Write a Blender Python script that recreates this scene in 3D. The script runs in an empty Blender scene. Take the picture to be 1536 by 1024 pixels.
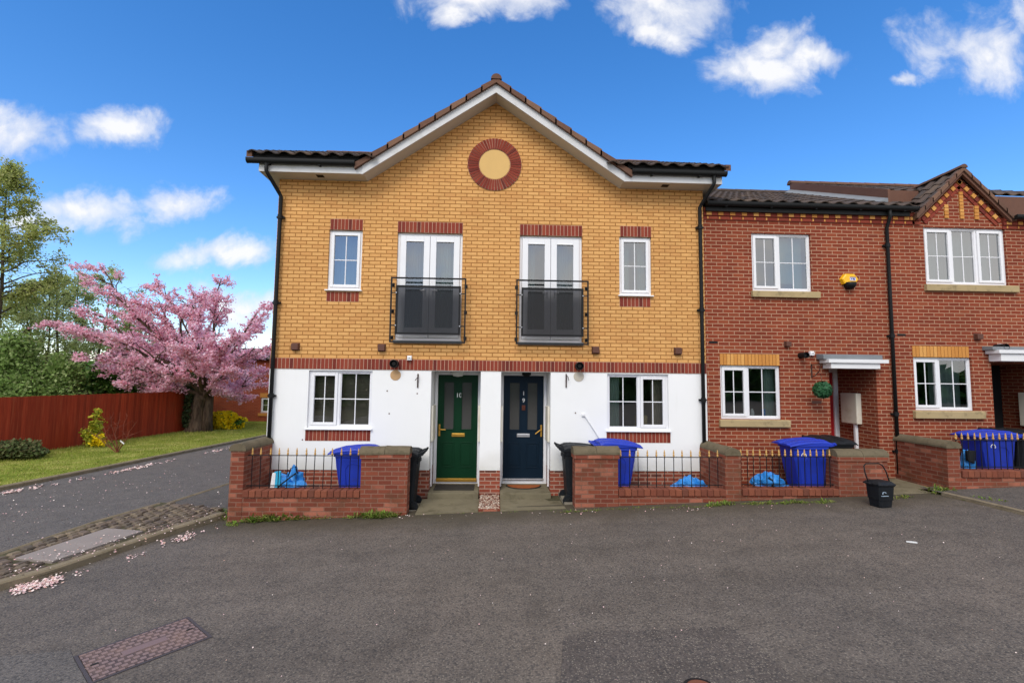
import bpy, bmesh, math, random
from mathutils import Vector, Matrix, noise
S = bpy.context.scene
COL = S.collection
R = random.Random(7)
PI = math.pi
# ------------------------------------------------------------------ camera model (also used to survey the photo)
F, W, H, HC = 720.0, 1536, 1024, 2.12
YAW, PITCH, ROLL = 0.04062, 0.07809, 0.0115
CM = (Matrix.Rotation(-YAW, 3, 'Z') @ Matrix.Rotation(PI / 2 + PITCH, 3, 'X') @ Matrix.Rotation(ROLL, 3, 'Z'))
CAM = Vector((0, 0, HC))


def ray(px, py):
    return CM @ Vector(((px - W / 2) / F, -(py - H / 2) / F, -1))


def P(px, py, Y):                       # point on the vertical plane at depth Y
    r = ray(px, py)
    return CAM + r * (Y / r.y)


def gz(x, y=0):                         # height of the ground: the street climbs gently to the right
    t = max(-4.4, min(16, x))
    return -0.15 + 0.041 * t


def G(px, py, dz=0.0):                  # point on the ground
    r = ray(px, py)
    z = -0.15
    p = None
    for _ in range(25):
        p = CAM + r * ((z + dz - HC) / r.z)
        z = 0.5 * z + 0.5 * gz(p.x, p.y)
    return p


# ------------------------------------------------------------------ mesh helper
class MB:
    def __init__(s):
        s.v, s.f, s.m = [], [], []

    def face(s, pts, m=0):
        n = len(s.v)
        s.v += [Vector(p) for p in pts]
        s.f.append(tuple(range(n, n + len(pts))))
        s.m.append(m)

    def add(s, vs, fs, m=0):
        n = len(s.v)
        s.v += [Vector(p) for p in vs]
        for f in fs:
            s.f.append(tuple(i + n for i in f))
            s.m.append(m)

    def box(s, x0, x1, y0, y1, z0, z1, m=0):
        if x0 > x1: x0, x1 = x1, x0
        if y0 > y1: y0, y1 = y1, y0
        if z0 > z1: z0, z1 = z1, z0
        s.add([(x0, y0, z0), (x1, y0, z0), (x1, y1, z0), (x0, y1, z0), (x0, y0, z1), (x1, y0, z1), (x1, y1, z1), (x0, y1, z1)],
              [(0, 3, 2, 1), (4, 5, 6, 7), (0, 1, 5, 4), (1, 2, 6, 5), (2, 3, 7, 6), (3, 0, 4, 7)], m)

    def hexa(s, b, t, m=0):               # eight corners: bottom ring b, top ring t
        s.add(list(b) + list(t), [(3, 2, 1, 0), (4, 5, 6, 7), (0, 1, 5, 4), (1, 2, 6, 5), (2, 3, 7, 6), (3, 0, 4, 7)], m)

    def prism(s, poly, a, b, axis='y', m=0):  # poly in the other two axes
        def mk(p, t):
            return {'y': (p[0], t, p[1]), 'x': (t, p[0], p[1]), 'z': (p[0], p[1], t)}[axis]
        n = len(poly)
        vs = [mk(p, a) for p in poly] + [mk(p, b) for p in poly]
        fs = [tuple(range(n)), tuple(range(2 * n - 1, n - 1, -1))]
        fs += [(i, i + n, (i + 1) % n + n, (i + 1) % n) for i in range(n)]
        s.add(vs, fs, m)

    def tube(s, pts, rad, n=8, m=0, cap=True):
        pts = [Vector(p) for p in pts]
        if not isinstance(rad, (list, tuple)): rad = [rad] * len(pts)
        base = len(s.v)
        ref = None
        for i, p in enumerate(pts):
            d = (pts[min(i + 1, len(pts) - 1)] - pts[max(i - 1, 0)])
            if d.length < 1e-9: d = Vector((0, 0, 1))
            d.normalize()
            if ref is None:
                ref = Vector((0, 0, 1)) if abs(d.z) < .9 else Vector((1, 0, 0))
            a = d.cross(ref)
            if a.length < 1e-6: a = d.cross(Vector((0.3, 1, 0.2)))
            a.normalize()
            b = d.cross(a)
            ref = a.cross(d) * 1.0
            for k in range(n):
                w = 2 * PI * k / n
                s.v.append(p + (a * math.cos(w) + b * math.sin(w)) * rad[i])
        for i in range(len(pts) - 1):
            for k in range(n):
                s.f.append((base + i * n + k, base + i * n + (k + 1) % n, base + (i + 1) * n + (k + 1) % n, base + (i + 1) * n + k))
                s.m.append(m)
        if cap:
            s.f.append(tuple(base + k for k in range(n))[::-1]); s.m.append(m)
            s.f.append(tuple(base + (len(pts) - 1) * n + k for k in range(n))); s.m.append(m)

    def lathe(s, prof, c, axis='z', n=20, m=0):
        base = len(s.v)
        c = Vector(c)
        for r, h in prof:
            for k in range(n):
                w = 2 * PI * k / n
                a, b = r * math.cos(w), r * math.sin(w)
                s.v.append(c + Vector({'z': (a, b, h), 'y': (a, h, b), 'x': (h, a, b)}[axis]))
        for i in range(len(prof) - 1):
            for k in range(n):
                s.f.append((base + i * n + k, base + i * n + (k + 1) % n, base + (i + 1) * n + (k + 1) % n, base + (i + 1) * n + k)); s.m.append(m)
        s.f.append(tuple(base + k for k in range(n))[::-1]); s.m.append(m)
        s.f.append(tuple(base + (len(prof) - 1) * n + k for k in range(n))); s.m.append(m)

    def blob(s, c, r, seed=0, amp=.25, fr=2.0, nu=22, nv=14, m=0, floor=None):
        base = len(s.v)
        c = Vector(c)
        for j in range(nv + 1):
            for i in range(nu):
                th, ph = PI * j / nv, 2 * PI * i / nu
                d = Vector((math.sin(th) * math.cos(ph), math.sin(th) * math.sin(ph), math.cos(th)))
                q = d * fr + Vector((seed * 3.1, seed * 1.7, seed * .9))
                k = 1 + amp * (noise.noise(q) * 1.2 + abs(noise.noise(q * 2.3)) * 1.0 - .3)
                v = c + Vector((d.x * r[0], d.y * r[1], d.z * r[2])) * k
                if floor is not None: v.z = max(v.z, floor)
                s.v.append(v)
        for j in range(nv):
            for i in range(nu):
                s.f.append((base + j * nu + i, base + (j + 1) * nu + i, base + (j + 1) * nu + (i + 1) % nu, base + j * nu + (i + 1) % nu)); s.m.append(m)

    def build(s, name, mats, parent=None, bevel=0, smooth=False, label=None, origin=None, recalc=True, weld=False):
        me = bpy.data.meshes.new(name)
        o = Vector((0, 0, 0))
        if parent is not None:
            p = parent
            while p is not None:
                o += p.location
                p = p.parent
        elif origin is not None:
            o = Vector(origin)
        me.from_pydata([tuple(v - o) for v in s.v], [], s.f)
        if not isinstance(mats, (list, tuple)): mats = [mats]
        for mt in mats: me.materials.append(mt)
        if len(mats) > 1:
            me.polygons.foreach_set('material_index', s.m)
        if recalc or weld:
            bm = bmesh.new(); bm.from_mesh(me)
            if weld: bmesh.ops.remove_doubles(bm, verts=bm.verts, dist=1e-5)
            if recalc: bmesh.ops.recalc_face_normals(bm, faces=bm.faces)
            bm.to_mesh(me); bm.free()
        if smooth:
            me.polygons.foreach_set('use_smooth', [True] * len(me.polygons))
        ob = bpy.data.objects.new(name, me)
        COL.objects.link(ob)
        if parent is not None: ob.parent = parent
        else: ob.location = o
        if label: ob['label'] = label
        if bevel:
            b = ob.modifiers.new('bevel', 'BEVEL'); b.width = bevel; b.segments = 2; b.limit_method = 'ANGLE'; b.angle_limit = .6
        if smooth == 'auto':
            pass
        return ob


def tag(o, label, cat, group=None):
    o['label'] = label; o['category'] = cat
    if group: o['group'] = group
    return o


def kind(o, k='structure'):
    o['kind'] = k
    return o


def thing(name, label, cat, loc=(0, 0, 0), rz=0, group=None):
    o = bpy.data.objects.new(name, None)
    COL.objects.link(o)
    o.empty_display_size = .3
    o.location = loc; o.rotation_euler = (0, 0, rz)
    return tag(o, label, cat, group)


def dup(rt, loc, rz, label):
    r = rt.copy(); COL.objects.link(r); r.location = loc; r.rotation_euler = (0, 0, rz); r['label'] = label
    for ch in list(rt.children):
        c = ch.copy(); COL.objects.link(c); c.parent = r
        for g in list(ch.children):
            d = g.copy(); COL.objects.link(d); d.parent = c
    return r


# ------------------------------------------------------------------ materials
def srgb(r, g, b):
    return tuple(((c / 255) / 12.92 if c / 255 <= .04045 else ((c / 255 + .055) / 1.055) ** 2.4) for c in (r, g, b))


class NT:
    def __init__(s, name):
        s.mat = bpy.data.materials.new(name); s.mat.use_nodes = True
        s.t = s.mat.node_tree
        s.b = s.t.nodes['Principled BSDF']
        s.out = s.t.nodes['Material Output']

    def n(s, typ, ins=None, **pr):
        nd = s.t.nodes.new(typ)
        for k, v in pr.items(): setattr(nd, k, v)
        for k, v in (ins or {}).items(): s.set(nd.inputs[k], v)
        return nd

    def set(s, sock, v):
        if isinstance(v, bpy.types.NodeSocket): s.t.links.new(v, sock)
        elif isinstance(v, (tuple, list)) and len(v) == 3 and sock.type == 'RGBA': sock.default_value = (*v, 1)
        else: sock.default_value = v

    def math(s, op, a, b=0.0, c=0.0):
        nd = s.n('ShaderNodeMath', {0: a, 1: b, 2: c}, operation=op)
        return nd.outputs[0]

    def mix(s, fac, a, b, mode='MIX'):
        nd = s.n('ShaderNodeMix', data_type='RGBA', blend_type=mode)
        s.set(nd.inputs[0], fac); s.set(nd.inputs[6], a); s.set(nd.inputs[7], b)
        return nd.outputs[2]

    def pos(s):
        return s.n('ShaderNodeNewGeometry').outputs['Position']

    def obj(s):
        return s.n('ShaderNodeTexCoord').outputs['Object']

    def noise(s, vec, scale, detail=4, rough=.55, dist=0):
        return s.n('ShaderNodeTexNoise', {'Vector': vec, 'Scale': scale, 'Detail': detail, 'Roughness': rough, 'Distortion': dist}).outputs['Fac']

    def ramp(s, fac, stops, interp='LINEAR'):
        nd = s.n('ShaderNodeValToRGB'); nd.color_ramp.interpolation = interp
        s.set(nd.inputs[0], fac)
        el = nd.color_ramp.elements
        while len(el) < len(stops): el.new(.5)
        for e, (p, c) in zip(el, stops):
            e.position = p
            e.color = (*c, 1) if isinstance(c, tuple) else (c, c, c, 1)
        return nd.outputs[0]

    def fin(s, col, rough=.8, height=None, bump=.4, dist=.01, spec=.3, metal=0):
        s.set(s.b.inputs['Base Color'], col)
        s.set(s.b.inputs['Roughness'], rough)
        s.b.inputs['Specular IOR Level'].default_value = spec
        s.b.inputs['Metallic'].default_value = metal
        if height is not None:
            bp = s.n('ShaderNodeBump', {'Strength': bump, 'Distance': dist, 'Height': height})
            s.t.links.new(bp.outputs[0], s.b.inputs['Normal'])
        return s.mat


def m_plain(name, col, rough=.6, var=.12, scale=3.0, spec=.4, metal=0, bump=.1, fine=60, dirt=None):
    """coating with slight tonal variation, fine grain and optional dirt"""
    t = NT(name); p = t.obj()
    n1 = t.noise(p, scale, 5); n2 = t.noise(p, fine, 3)
    k = t.math('MULTIPLY_ADD', n1, 2 * var, 1 - var)
    c = t.mix(1.0, col, t.n('ShaderNodeCombineColor', {0: k, 1: k, 2: k}).outputs[0], 'MULTIPLY')
    if dirt:
        f = t.ramp(t.noise(p, scale * 1.7, 8, .65), [(.52, 0.0), (.75, .75)])
        c = t.mix(f, c, dirt)
    return t.fin(c, t.math('MULTIPLY_ADD', n1, .2, rough - .1), n2, bump, .003, spec, metal)


def m_brick(name, c1, c2, mortar, grime=.18, stain=None, bw=.225, rh=.075, ms=.011, bump=.6, zoff=0.0, soft=.15, c3=None, streak=0):
    t = NT(name)
    geo = t.n('ShaderNodeNewGeometry')
    sp = t.n('ShaderNodeSeparateXYZ', {0: geo.outputs['Position']})
    sn = t.n('ShaderNodeSeparateXYZ', {0: geo.outputs['True Normal']})
    side = t.math('GREATER_THAN', t.math('ABSOLUTE', sn.outputs[0]), .7)
    top = t.math('GREATER_THAN', t.math('ABSOLUTE', sn.outputs[2]), .7)
    u = t.n('ShaderNodeMix', {0: side, 2: sp.outputs[0], 3: sp.outputs[1]}, data_type='FLOAT').outputs[0]
    v = t.n('ShaderNodeMix', {0: top, 2: t.math('ADD', sp.outputs[2], zoff), 3: sp.outputs[1]}, data_type='FLOAT').outputs[0]
    uv = t.n('ShaderNodeCombineXYZ', {0: u, 1: v, 2: 0.0}).outputs[0]
    wob = t.n('ShaderNodeTexNoise', {'Vector': geo.outputs['Position'], 'Scale': 9.0, 'Detail': 3.0})
    w = t.n('ShaderNodeVectorMath', {0: wob.outputs['Color'], 1: (.5, .5, .5)}, operation='SUBTRACT').outputs[0]
    w = t.n('ShaderNodeVectorMath', {0: w, 3: .008}, operation='SCALE').outputs[0]
    uv = t.n('ShaderNodeVectorMath', {0: uv, 1: w}, operation='ADD').outputs[0]
    br = t.n('ShaderNodeTexBrick', {'Vector': uv, 'Color1': c1, 'Color2': c2, 'Mortar': mortar, 'Scale': 1.0, 'Mortar Size': ms, 'Mortar Smooth': soft,
                                    'Bias': 0.0, 'Brick Width': bw, 'Row Height': rh})
    pos = geo.outputs['Position']
    c = br.outputs['Color']
    if c3:                                # a second brick lookup gives some odd-coloured bricks
        b2 = t.n('ShaderNodeTexBrick', {'Vector': uv, 'Color1': (0, 0, 0), 'Color2': (1, 1, 1), 'Mortar': (0, 0, 0), 'Scale': 1.0, 'Mortar Size': ms, 'Mortar Smooth': soft,
                                        'Bias': 0.0, 'Brick Width': bw, 'Row Height': rh})
        f = t.ramp(b2.outputs['Color'], [(.78, 0.0), (.86, .75)])
        c = t.mix(f, c, c3)
    g = t.noise(pos, .9, 6, .6)
    f2 = t.noise(pos, 45, 3, .6)
    k = t.math('MULTIPLY', t.math('MULTIPLY_ADD', g, 2 * grime, 1 - grime), t.math('MULTIPLY_ADD', f2, .36, .82))
    if streak:                            # faint rain streaks down the wall
        sm = t.n('ShaderNodeMapping', {'Vector': pos, 'Scale': (3.2, 3.2, .3)}).outputs[0]
        k = t.math('MULTIPLY', k, t.math('MULTIPLY_ADD', t.noise(sm, 1.0, 6, .65), 2 * streak, 1 - streak))
    c = t.mix(1.0, c, t.n('ShaderNodeCombineColor', {0: k, 1: k, 2: k}).outputs[0], 'MULTIPLY')
    if stain:
        c = t.mix(t.ramp(t.noise(pos, 2.3, 7, .65), [(.5, 0.0), (.72, .7)]), c, stain)
    h = t.math('ADD', t.math('SUBTRACT', 1.0, br.outputs['Fac']), t.math('MULTIPLY', f2, .35))
    return t.fin(c, .88, h, bump, .008, .2)


def m_island(name, cols, rough=.85, grain=40, bump=.3, spec=.25, trans=0):
    """separate pieces in one mesh (soldier bricks, leaves): a colour for each piece"""
    t = NT(name)
    g = t.n('ShaderNodeNewGeometry')
    n = len(cols)
    c = t.ramp(g.outputs['Random Per Island'], [(i / max(1, n - 1), cc) for i, cc in enumerate(cols)])
    nz = t.noise(g.outputs['Position'], grain, 3)
    k = t.math('MULTIPLY_ADD', nz, .4, .8)
    c = t.mix(1.0, c, t.n('ShaderNodeCombineColor', {0: k, 1: k, 2: k}).outputs[0], 'MULTIPLY')
    m = t.fin(c, rough, nz, bump, .004, spec)
    if trans:
        tr = t.n('ShaderNodeBsdfTranslucent', {'Color': c})
        mx = t.n('ShaderNodeMixShader', {0: trans, 1: t.b.outputs[0], 2: tr.outputs[0]})
        t.t.links.new(mx.outputs[0], t.out.inputs[0])
    return m


def m_glass(name, tint=(.8, .86, .86), boost=2.4, add=.03, rough=.0, haze=0.0, hazecol=(.3, .3, .3), wave=.0):
    t = NT(name)
    t.t.nodes.remove(t.b)
    tr = t.n('ShaderNodeBsdfTransparent', {'Color': tint})
    gl = t.n('ShaderNodeBsdfGlossy', {'Color': (1, 1, 1), 'Roughness': rough})
    if wave:
        bp = t.n('ShaderNodeBump', {'Strength': wave, 'Distance': .02, 'Height': t.noise(t.pos(), 1.6, 1)})
        t.t.links.new(bp.outputs[0], gl.inputs['Normal'])
    fr = t.n('ShaderNodeFresnel', {'IOR': 1.5})
    f = t.math('MULTIPLY_ADD', fr.outputs[0], boost, add)
    sh = tr.outputs[0]
    if haze:
        df = t.n('ShaderNodeBsdfDiffuse', {'Color': hazecol})
        sh = t.n('ShaderNodeMixShader', {0: haze, 1: sh, 2: df.outputs[0]}).outputs[0]
    mx = t.n('ShaderNodeMixShader', {0: f, 1: sh, 2: gl.outputs[0]})
    t.t.links.new(mx.outputs[0], t.out.inputs[0])
    return t.mat


def m_asphalt(name, base, warm, stone=.5, crack=False, dark=.75, moss=False):
    t = NT(name); p = t.pos()
    big = t.noise(p, .35, 5, .6); mid = t.noise(p, 3.0, 6, .65); fine = t.noise(p, 55, 4, .75)
    vo = t.n('ShaderNodeTexVoronoi', {'Vector': p, 'Scale': 62.0, 'Randomness': 1.0}, feature='F1')
    vc = t.n('ShaderNodeSeparateColor', {0: vo.outputs['Color']})
    c = t.mix(t.ramp(big, [(.35, 0.0), (.65, 1.0)]), base, warm)
    c = t.mix(1.0, c, t.ramp(mid, [(.25, dark), (.5, 1.0), (.8, 1.22)]), 'MULTIPLY')
    c = t.mix(1.0, c, t.ramp(fine, [(.3, .55), (.5, 1.0), (.72, 1.5)]), 'MULTIPLY')
    lit = t.math('MULTIPLY', t.math('LESS_THAN', vo.outputs['Distance'], .42), t.math('GREATER_THAN', vc.outputs[0], 1 - stone * .3))
    c = t.mix(t.math('MULTIPLY', lit, .55), c, (.26, .225, .18))
    drk = t.math('LESS_THAN', vc.outputs[1], .22)
    c = t.mix(t.math('MULTIPLY', drk, .5), c, (.03, .03, .032))
    if moss:                              # damp moss and silt along the foot of the garden walls
        sp = t.n('ShaderNodeSeparateXYZ', {0: p})
        f = t.ramp(t.math('ADD', t.math('MULTIPLY_ADD', sp.outputs[1], .7, -5.2), t.math('MULTIPLY', t.noise(p, 1.7, 6, .65), .7)), [(.35, 0.0), (.95, .85)])
        c = t.mix(f, c, (.062, .05, .03))
        tr = t.n('ShaderNodeMapping', {'Vector': p, 'Scale': (.25, 1.6, 1.0), 'Rotation': (0, 0, .12)}).outputs[0]
        c = t.mix(1.0, c, t.ramp(t.noise(tr, 1.0, 5, .6), [(.3, .86), (.7, 1.12)]), 'MULTIPLY')
    if crack:
        v2 = t.n('ShaderNodeTexVoronoi', {'Vector': t.n('ShaderNodeVectorMath', {0: p, 1: t.n('ShaderNodeTexNoise', {'Vector': p, 'Scale': 1.3, 'Detail': 6.0}).outputs['Color']}, operation='ADD').outputs[0], 'Scale': .35}, feature='DISTANCE_TO_EDGE')
        c = t.mix(t.math('MULTIPLY', t.math('LESS_THAN', v2.outputs['Distance'], .006), .6), c, (.03, .028, .025))
    h = t.math('ADD', t.math('MULTIPLY', vo.outputs['Distance'], -1.0), fine)
    return t.fin(c, t.math('MULTIPLY_ADD', mid, .2, .72), h, .55, .006, .3)


M = {}
M['ybrick'] = m_brick('yellow_brick', srgb(217, 166, 104), srgb(205, 152, 92), srgb(158, 108, 58), .12, zoff=-2.48, c3=srgb(204, 150, 92), streak=.12, ms=.0095)
M['rbrick'] = m_brick('red_brick', srgb(136, 62, 40), srgb(112, 49, 34), srgb(172, 134, 108), .2, c3=srgb(146, 74, 48), ms=.008, streak=.1, bump=.5)
M['pbrick'] = m_brick('plinth_brick', srgb(150, 76, 56), srgb(122, 60, 46), srgb(168, 134, 116), .25, c3=srgb(96, 62, 54))
M['gbrick'] = m_brick('garden_wall_brick', srgb(134, 72, 53), srgb(106, 53, 41), srgb(134, 96, 80), .3, stain=srgb(92, 66, 48), ms=.009, c3=srgb(172, 108, 86))
M['farbrick'] = m_brick('far_brick', srgb(160, 76, 48), srgb(140, 62, 42), srgb(150, 90, 66), .15)
RED = [srgb(112, 44, 34), srgb(140, 62, 46), srgb(128, 54, 42), srgb(102, 44, 38), srgb(148, 70, 50)]
M['soldier'] = m_island('soldier_brick_red', RED)
M['soldier_y'] = m_island('soldier_brick_yellow', [srgb(206, 146, 76), srgb(190, 128, 62), srgb(214, 158, 88)])
M['mortar'] = m_plain('mortar', srgb(190, 158, 136), .9, .15, 6, .1, bump=.4)
M['mortar_y'] = m_plain('mortar_brown', srgb(140, 92, 48), .9, .15, 6, .1)
M['capbrick'] = m_island('wall_top_brick', [srgb(124, 68, 50), srgb(112, 63, 48), srgb(134, 77, 56), srgb(104, 62, 49)], grain=25)


def m_render():
    t = NT('white_render'); p = t.pos()
    st = t.n('ShaderNodeMapping', {'Vector': p, 'Scale': (7.0, 7.0, .55)}).outputs[0]
    streak = t.ramp(t.noise(st, 1.0, 6, .62), [(.6, 0.0), (.85, .16)])
    c = t.mix(t.noise(p, 1.2, 6), (.80, .80, .79), (.87, .87, .87))
    c = t.mix(streak, c, (.62, .60, .55))
    sp = t.n('ShaderNodeSeparateXYZ', {0: p})
    low = t.math('MULTIPLY', t.ramp(t.math('ADD', sp.outputs[2], t.math('MULTIPLY', t.noise(p, 3.0, 5), .5)), [(.5, .75), (1.05, 0.0)]), 1.0)
    c = t.mix(low, c, (.58, .56, .50))
    return t.fin(c, .85, t.math('ADD', t.noise(p, 70, 4), t.math('MULTIPLY', t.noise(p, 7, 3), .8)), .3, .006, .2)


M['render'] = m_render()
M['upvc'] = m_plain('white_upvc', (.78, .78, .80), .35, .05, 2, .5, bump=.03)
M['fasciapaint'] = m_plain('fascia_paint', (.60, .60, .61), .55, .12, 2.5, .3, dirt=(.45, .44, .40))
M['whitepaint'] = m_plain('white_paint', (.74, .74, .75), .5, .08, 2.5, .4, dirt=None)
M['soffit'] = m_plain('soffit_board', (.56, .54, .47), .6, .08, 2)
M['blackpl'] = m_plain('black_plastic', (.008, .0085, .009), .55, .25, 4, .22)
M['binblack'] = m_plain('bin_black', (.008, .010, .013), .55, .3, 5, .25, dirt=(.022, .022, .022))
M['binblue'] = m_plain('bin_blue', srgb(22, 52, 170), .55, .12, 3, .4, dirt=srgb(40, 52, 130))
M['iron'] = m_plain('black_iron', (.008, .008, .009), .55, .3, 8, .25)
M['gold'] = m_plain('gold_paint', srgb(196, 152, 84), .5, .3, 30, .5, dirt=srgb(120, 86, 50))
M['brass'] = m_plain('brass', srgb(206, 158, 70), .38, .05, 10, .5, .8, bump=.0)
M['silver'] = m_plain('silver', (.6, .6, .62), .35, .1, 10, .5, .8)
M['green'] = m_plain('green_door', (.003, .034, .013), .45, .12, 3, .15, bump=.03)
M['navy'] = m_plain('navy_door', (.004, .014, .028), .45, .12, 3, .15, bump=.03)
M['reddoor'] = m_plain('red_door', (.4, .012, .015), .35, .1, 3, .5)
M['cream'] = m_plain('cream_metal', srgb(222, 216, 200), .5, .06, 2, .4, dirt=srgb(190, 176, 150))
M['brown'] = m_plain('brown_plastic', srgb(92, 58, 46), .6, .15, 8, .35)
M['grey'] = m_plain('lead_grey', srgb(120, 124, 128), .6, .2, 4, .4)
M['stone'] = m_plain('sill_stone', srgb(170, 150, 112), .9, .2, 4, .2, dirt=srgb(98, 88, 66), bump=.3)
M['coping'] = m_plain('coping_concrete', srgb(104, 94, 76), .95, .3, 5, .15, dirt=srgb(64, 62, 44), bump=.7, fine=35)
M['concrete'] = m_plain('concrete', srgb(134, 126, 112), .92, .25, 2.2, .2, dirt=srgb(82, 74, 54), bump=.5, fine=40)
M['path'] = m_plain('mossy_path', srgb(116, 108, 88), .95, .35, 2.6, .15, dirt=srgb(66, 60, 40), bump=.6, fine=30)
M['slab'] = m_plain('slab_concrete', srgb(140, 130, 124), .9, .15, 3, .2, bump=.4, fine=60)
M['kerb'] = m_plain('kerb_stone', srgb(128, 116, 96), .95, .3, 4, .15, dirt=srgb(78, 70, 46), bump=.7, fine=30)
M['plaster'] = m_plain('bare_plaster', srgb(188, 152, 112), .9, .15, 12, .1)
M['rustfree'] = m_plain('greyplate', srgb(186, 178, 164), .9, .12, 12, .1)
M['dark'] = m_plain('dark_gap', (.01, .01, .01), .9, .1)
M['roomwall'] = m_plain('room_wall', (.34, .33, .30), .9, .1)
M['curtain'] = m_plain('curtain', (.20, .255, .26), .9, .1, 3)
M['curtain2'] = m_plain('curtain_green', (.27, .36, .32), .9, .1, 3)
M['blind'] = m_plain('blind', (.36, .30, .23), .7, .2, 5)
M['roundel'] = m_plain('roundel_panel', srgb(212, 174, 112), .85, .06, 5, .2, dirt=None, bump=.2)
M['brownfascia'] = m_plain('brown_verge', srgb(104, 72, 58), .75, .2, 4, .3)
M['alarm'] = m_plain('alarm_yellow', srgb(242, 184, 24), .4, .05, 4, .5)
M['plate'] = m_plain('pale_plate', srgb(200, 200, 230), .5, .05)
M['ink'] = m_plain('dark_blue_ink', srgb(40, 44, 110), .6, .05)
M['white'] = m_plain('white_ink', (.8, .8, .8), .6, .05)
M['bagblue'] = m_plain('bag_blue', srgb(44, 134, 210), .45, .2, 9, .45, bump=.2)
M['bagcyan'] = m_plain('bag_cyan', srgb(40, 160, 200), .45, .2, 9, .45)
M['baggreen'] = m_plain('bag_green', srgb(20, 104, 92), .5, .2, 9, .4)
M['mat'] = m_plain('coir_mat', srgb(150, 86, 50), .95, .2, 20, .1, bump=.8, fine=150)
M['matgrey'] = m_plain('rubber_mat', srgb(62, 58, 54), .95, .3, 12, .1, bump=.8, fine=120)
M['matedge'] = m_plain('mat_edge', (.02, .018, .016), .9)
M['glass'] = m_glass('window_glass', (.72, .82, .82), 2.8, .10, wave=.06)
M['glass_low'] = m_glass('window_glass_ground', (.74, .79, .76), 2.6, .05, wave=.08)
M['frost'] = m_glass('obscure_glass', (.28, .28, .27), 1.6, .03, .12, .55, (.10, .10, .095))
M['meshglass'] = m_glass('balcony_panel', (.20, .20, .21), .35, .002, .15, .10, (.07, .07, .075))
M['tile'] = m_island('roof_tile', [srgb(70, 60, 56), srgb(86, 72, 64), srgb(62, 56, 54), srgb(96, 80, 68)], .85, 14, .6)
M['ridge'] = m_island('ridge_tile', [srgb(112, 80, 64), srgb(96, 70, 58), srgb(122, 92, 74)], .85, 14, .6)
M['asphalt'] = m_asphalt('road_asphalt', srgb(93, 86, 80), srgb(101, 92, 84), .6, moss=True)
M['asphalt2'] = m_asphalt('side_road_asphalt', srgb(96, 91, 87), srgb(101, 94, 88), .25)
M['patch'] = m_asphalt('patch_asphalt', srgb(86, 79, 74), srgb(82, 75, 71), 1.2)
M['pave'] = m_asphalt('pavement_asphalt', srgb(92, 86, 80), srgb(88, 82, 76), .2)


def m_grass():
    t = NT('grass_turf'); p = t.pos()
    c = t.ramp(t.noise(p, 1.1, 7, .65), [(.3, srgb(86, 108, 28)), (.5, srgb(130, 142, 56)), (.7, srgb(178, 170, 100))])
    c = t.mix(1.0, c, t.ramp(t.noise(p, 30, 5, .7), [(.25, .5), (.75, 1.4)]), 'MULTIPLY')
    return t.fin(c, .95, t.noise(p, 45, 4), .8, .03, .1)


def m_earth():
    t = NT('earth'); p = t.pos()
    c = t.ramp(t.noise(p, 1.5, 7, .65), [(.3, (.05, .045, .03)), (.6, (.10, .09, .05)), (.8, (.08, .10, .035))])
    return t.fin(c, .95, t.noise(p, 20, 5), .6, .03, .1)


def m_fence():
    t = NT('fence_stain'); p = t.pos()
    st = t.n('ShaderNodeMapping', {'Vector': p, 'Scale': (30.0, 30.0, 1.2)}).outputs[0]
    c = t.ramp(t.noise(st, 1.0, 6, .6), [(.25, srgb(124, 42, 23)), (.55, srgb(156, 57, 31)), (.8, srgb(166, 86, 54))])
    g = t.n('ShaderNodeNewGeometry')
    k = t.math('MULTIPLY_ADD', g.outputs['Random Per Island'], .45, .78)
    c = t.mix(1.0, c, t.n('ShaderNodeCombineColor', {0: k, 1: k, 2: k}).outputs[0], 'MULTIPLY')
    sp = t.n('ShaderNodeSeparateXYZ', {0: p})
    far = t.ramp(t.math('ADD', t.math('MULTIPLY_ADD', sp.outputs[1], .2, -4.1), t.math('MULTIPLY', t.noise(p, 2.0, 5), .5)), [(.3, 0.0), (.75, .85)])
    c = t.mix(far, c, srgb(96, 66, 38))          # the far bays keep their bare brown timber
    return t.fin(c, .8, t.noise(st, 2.0, 5), .4, .01, .2)


def m_bark(name, a, b):
    t = NT(name); p = t.pos()
    st = t.n('ShaderNodeMapping', {'Vector': p, 'Scale': (9.0, 9.0, 2.0)}).outputs[0]
    n = t.noise(st, 1.0, 7, .65, .6)
    return t.fin(t.ramp(n, [(.3, a), (.7, b)]), .95, n, .9, .05, .1)


def m_manhole():
    t = NT('cast_iron_cover'); p = t.obj()
    br = t.n('ShaderNodeTexBrick', {'Vector': p, 'Color1': (.5, .5, .5), 'Color2': (.8, .8, .8), 'Mortar': (0, 0, 0), 'Scale': 1.0, 'Mortar Size': .01, 'Mortar Smooth': .3,
                                    'Brick Width': .062, 'Row Height': .062}, offset=0.5)
    c = t.mix(br.outputs['Fac'], srgb(124, 104, 102), srgb(78, 64, 62))
    c = t.mix(t.ramp(t.noise(p, 6, 6), [(.4, 0.0), (.7, .5)]), c, srgb(140, 112, 98))
    return t.fin(c, .7, t.math('SUBTRACT', 1.0, br.outputs['Fac']), .9, .01, .4)


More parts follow.
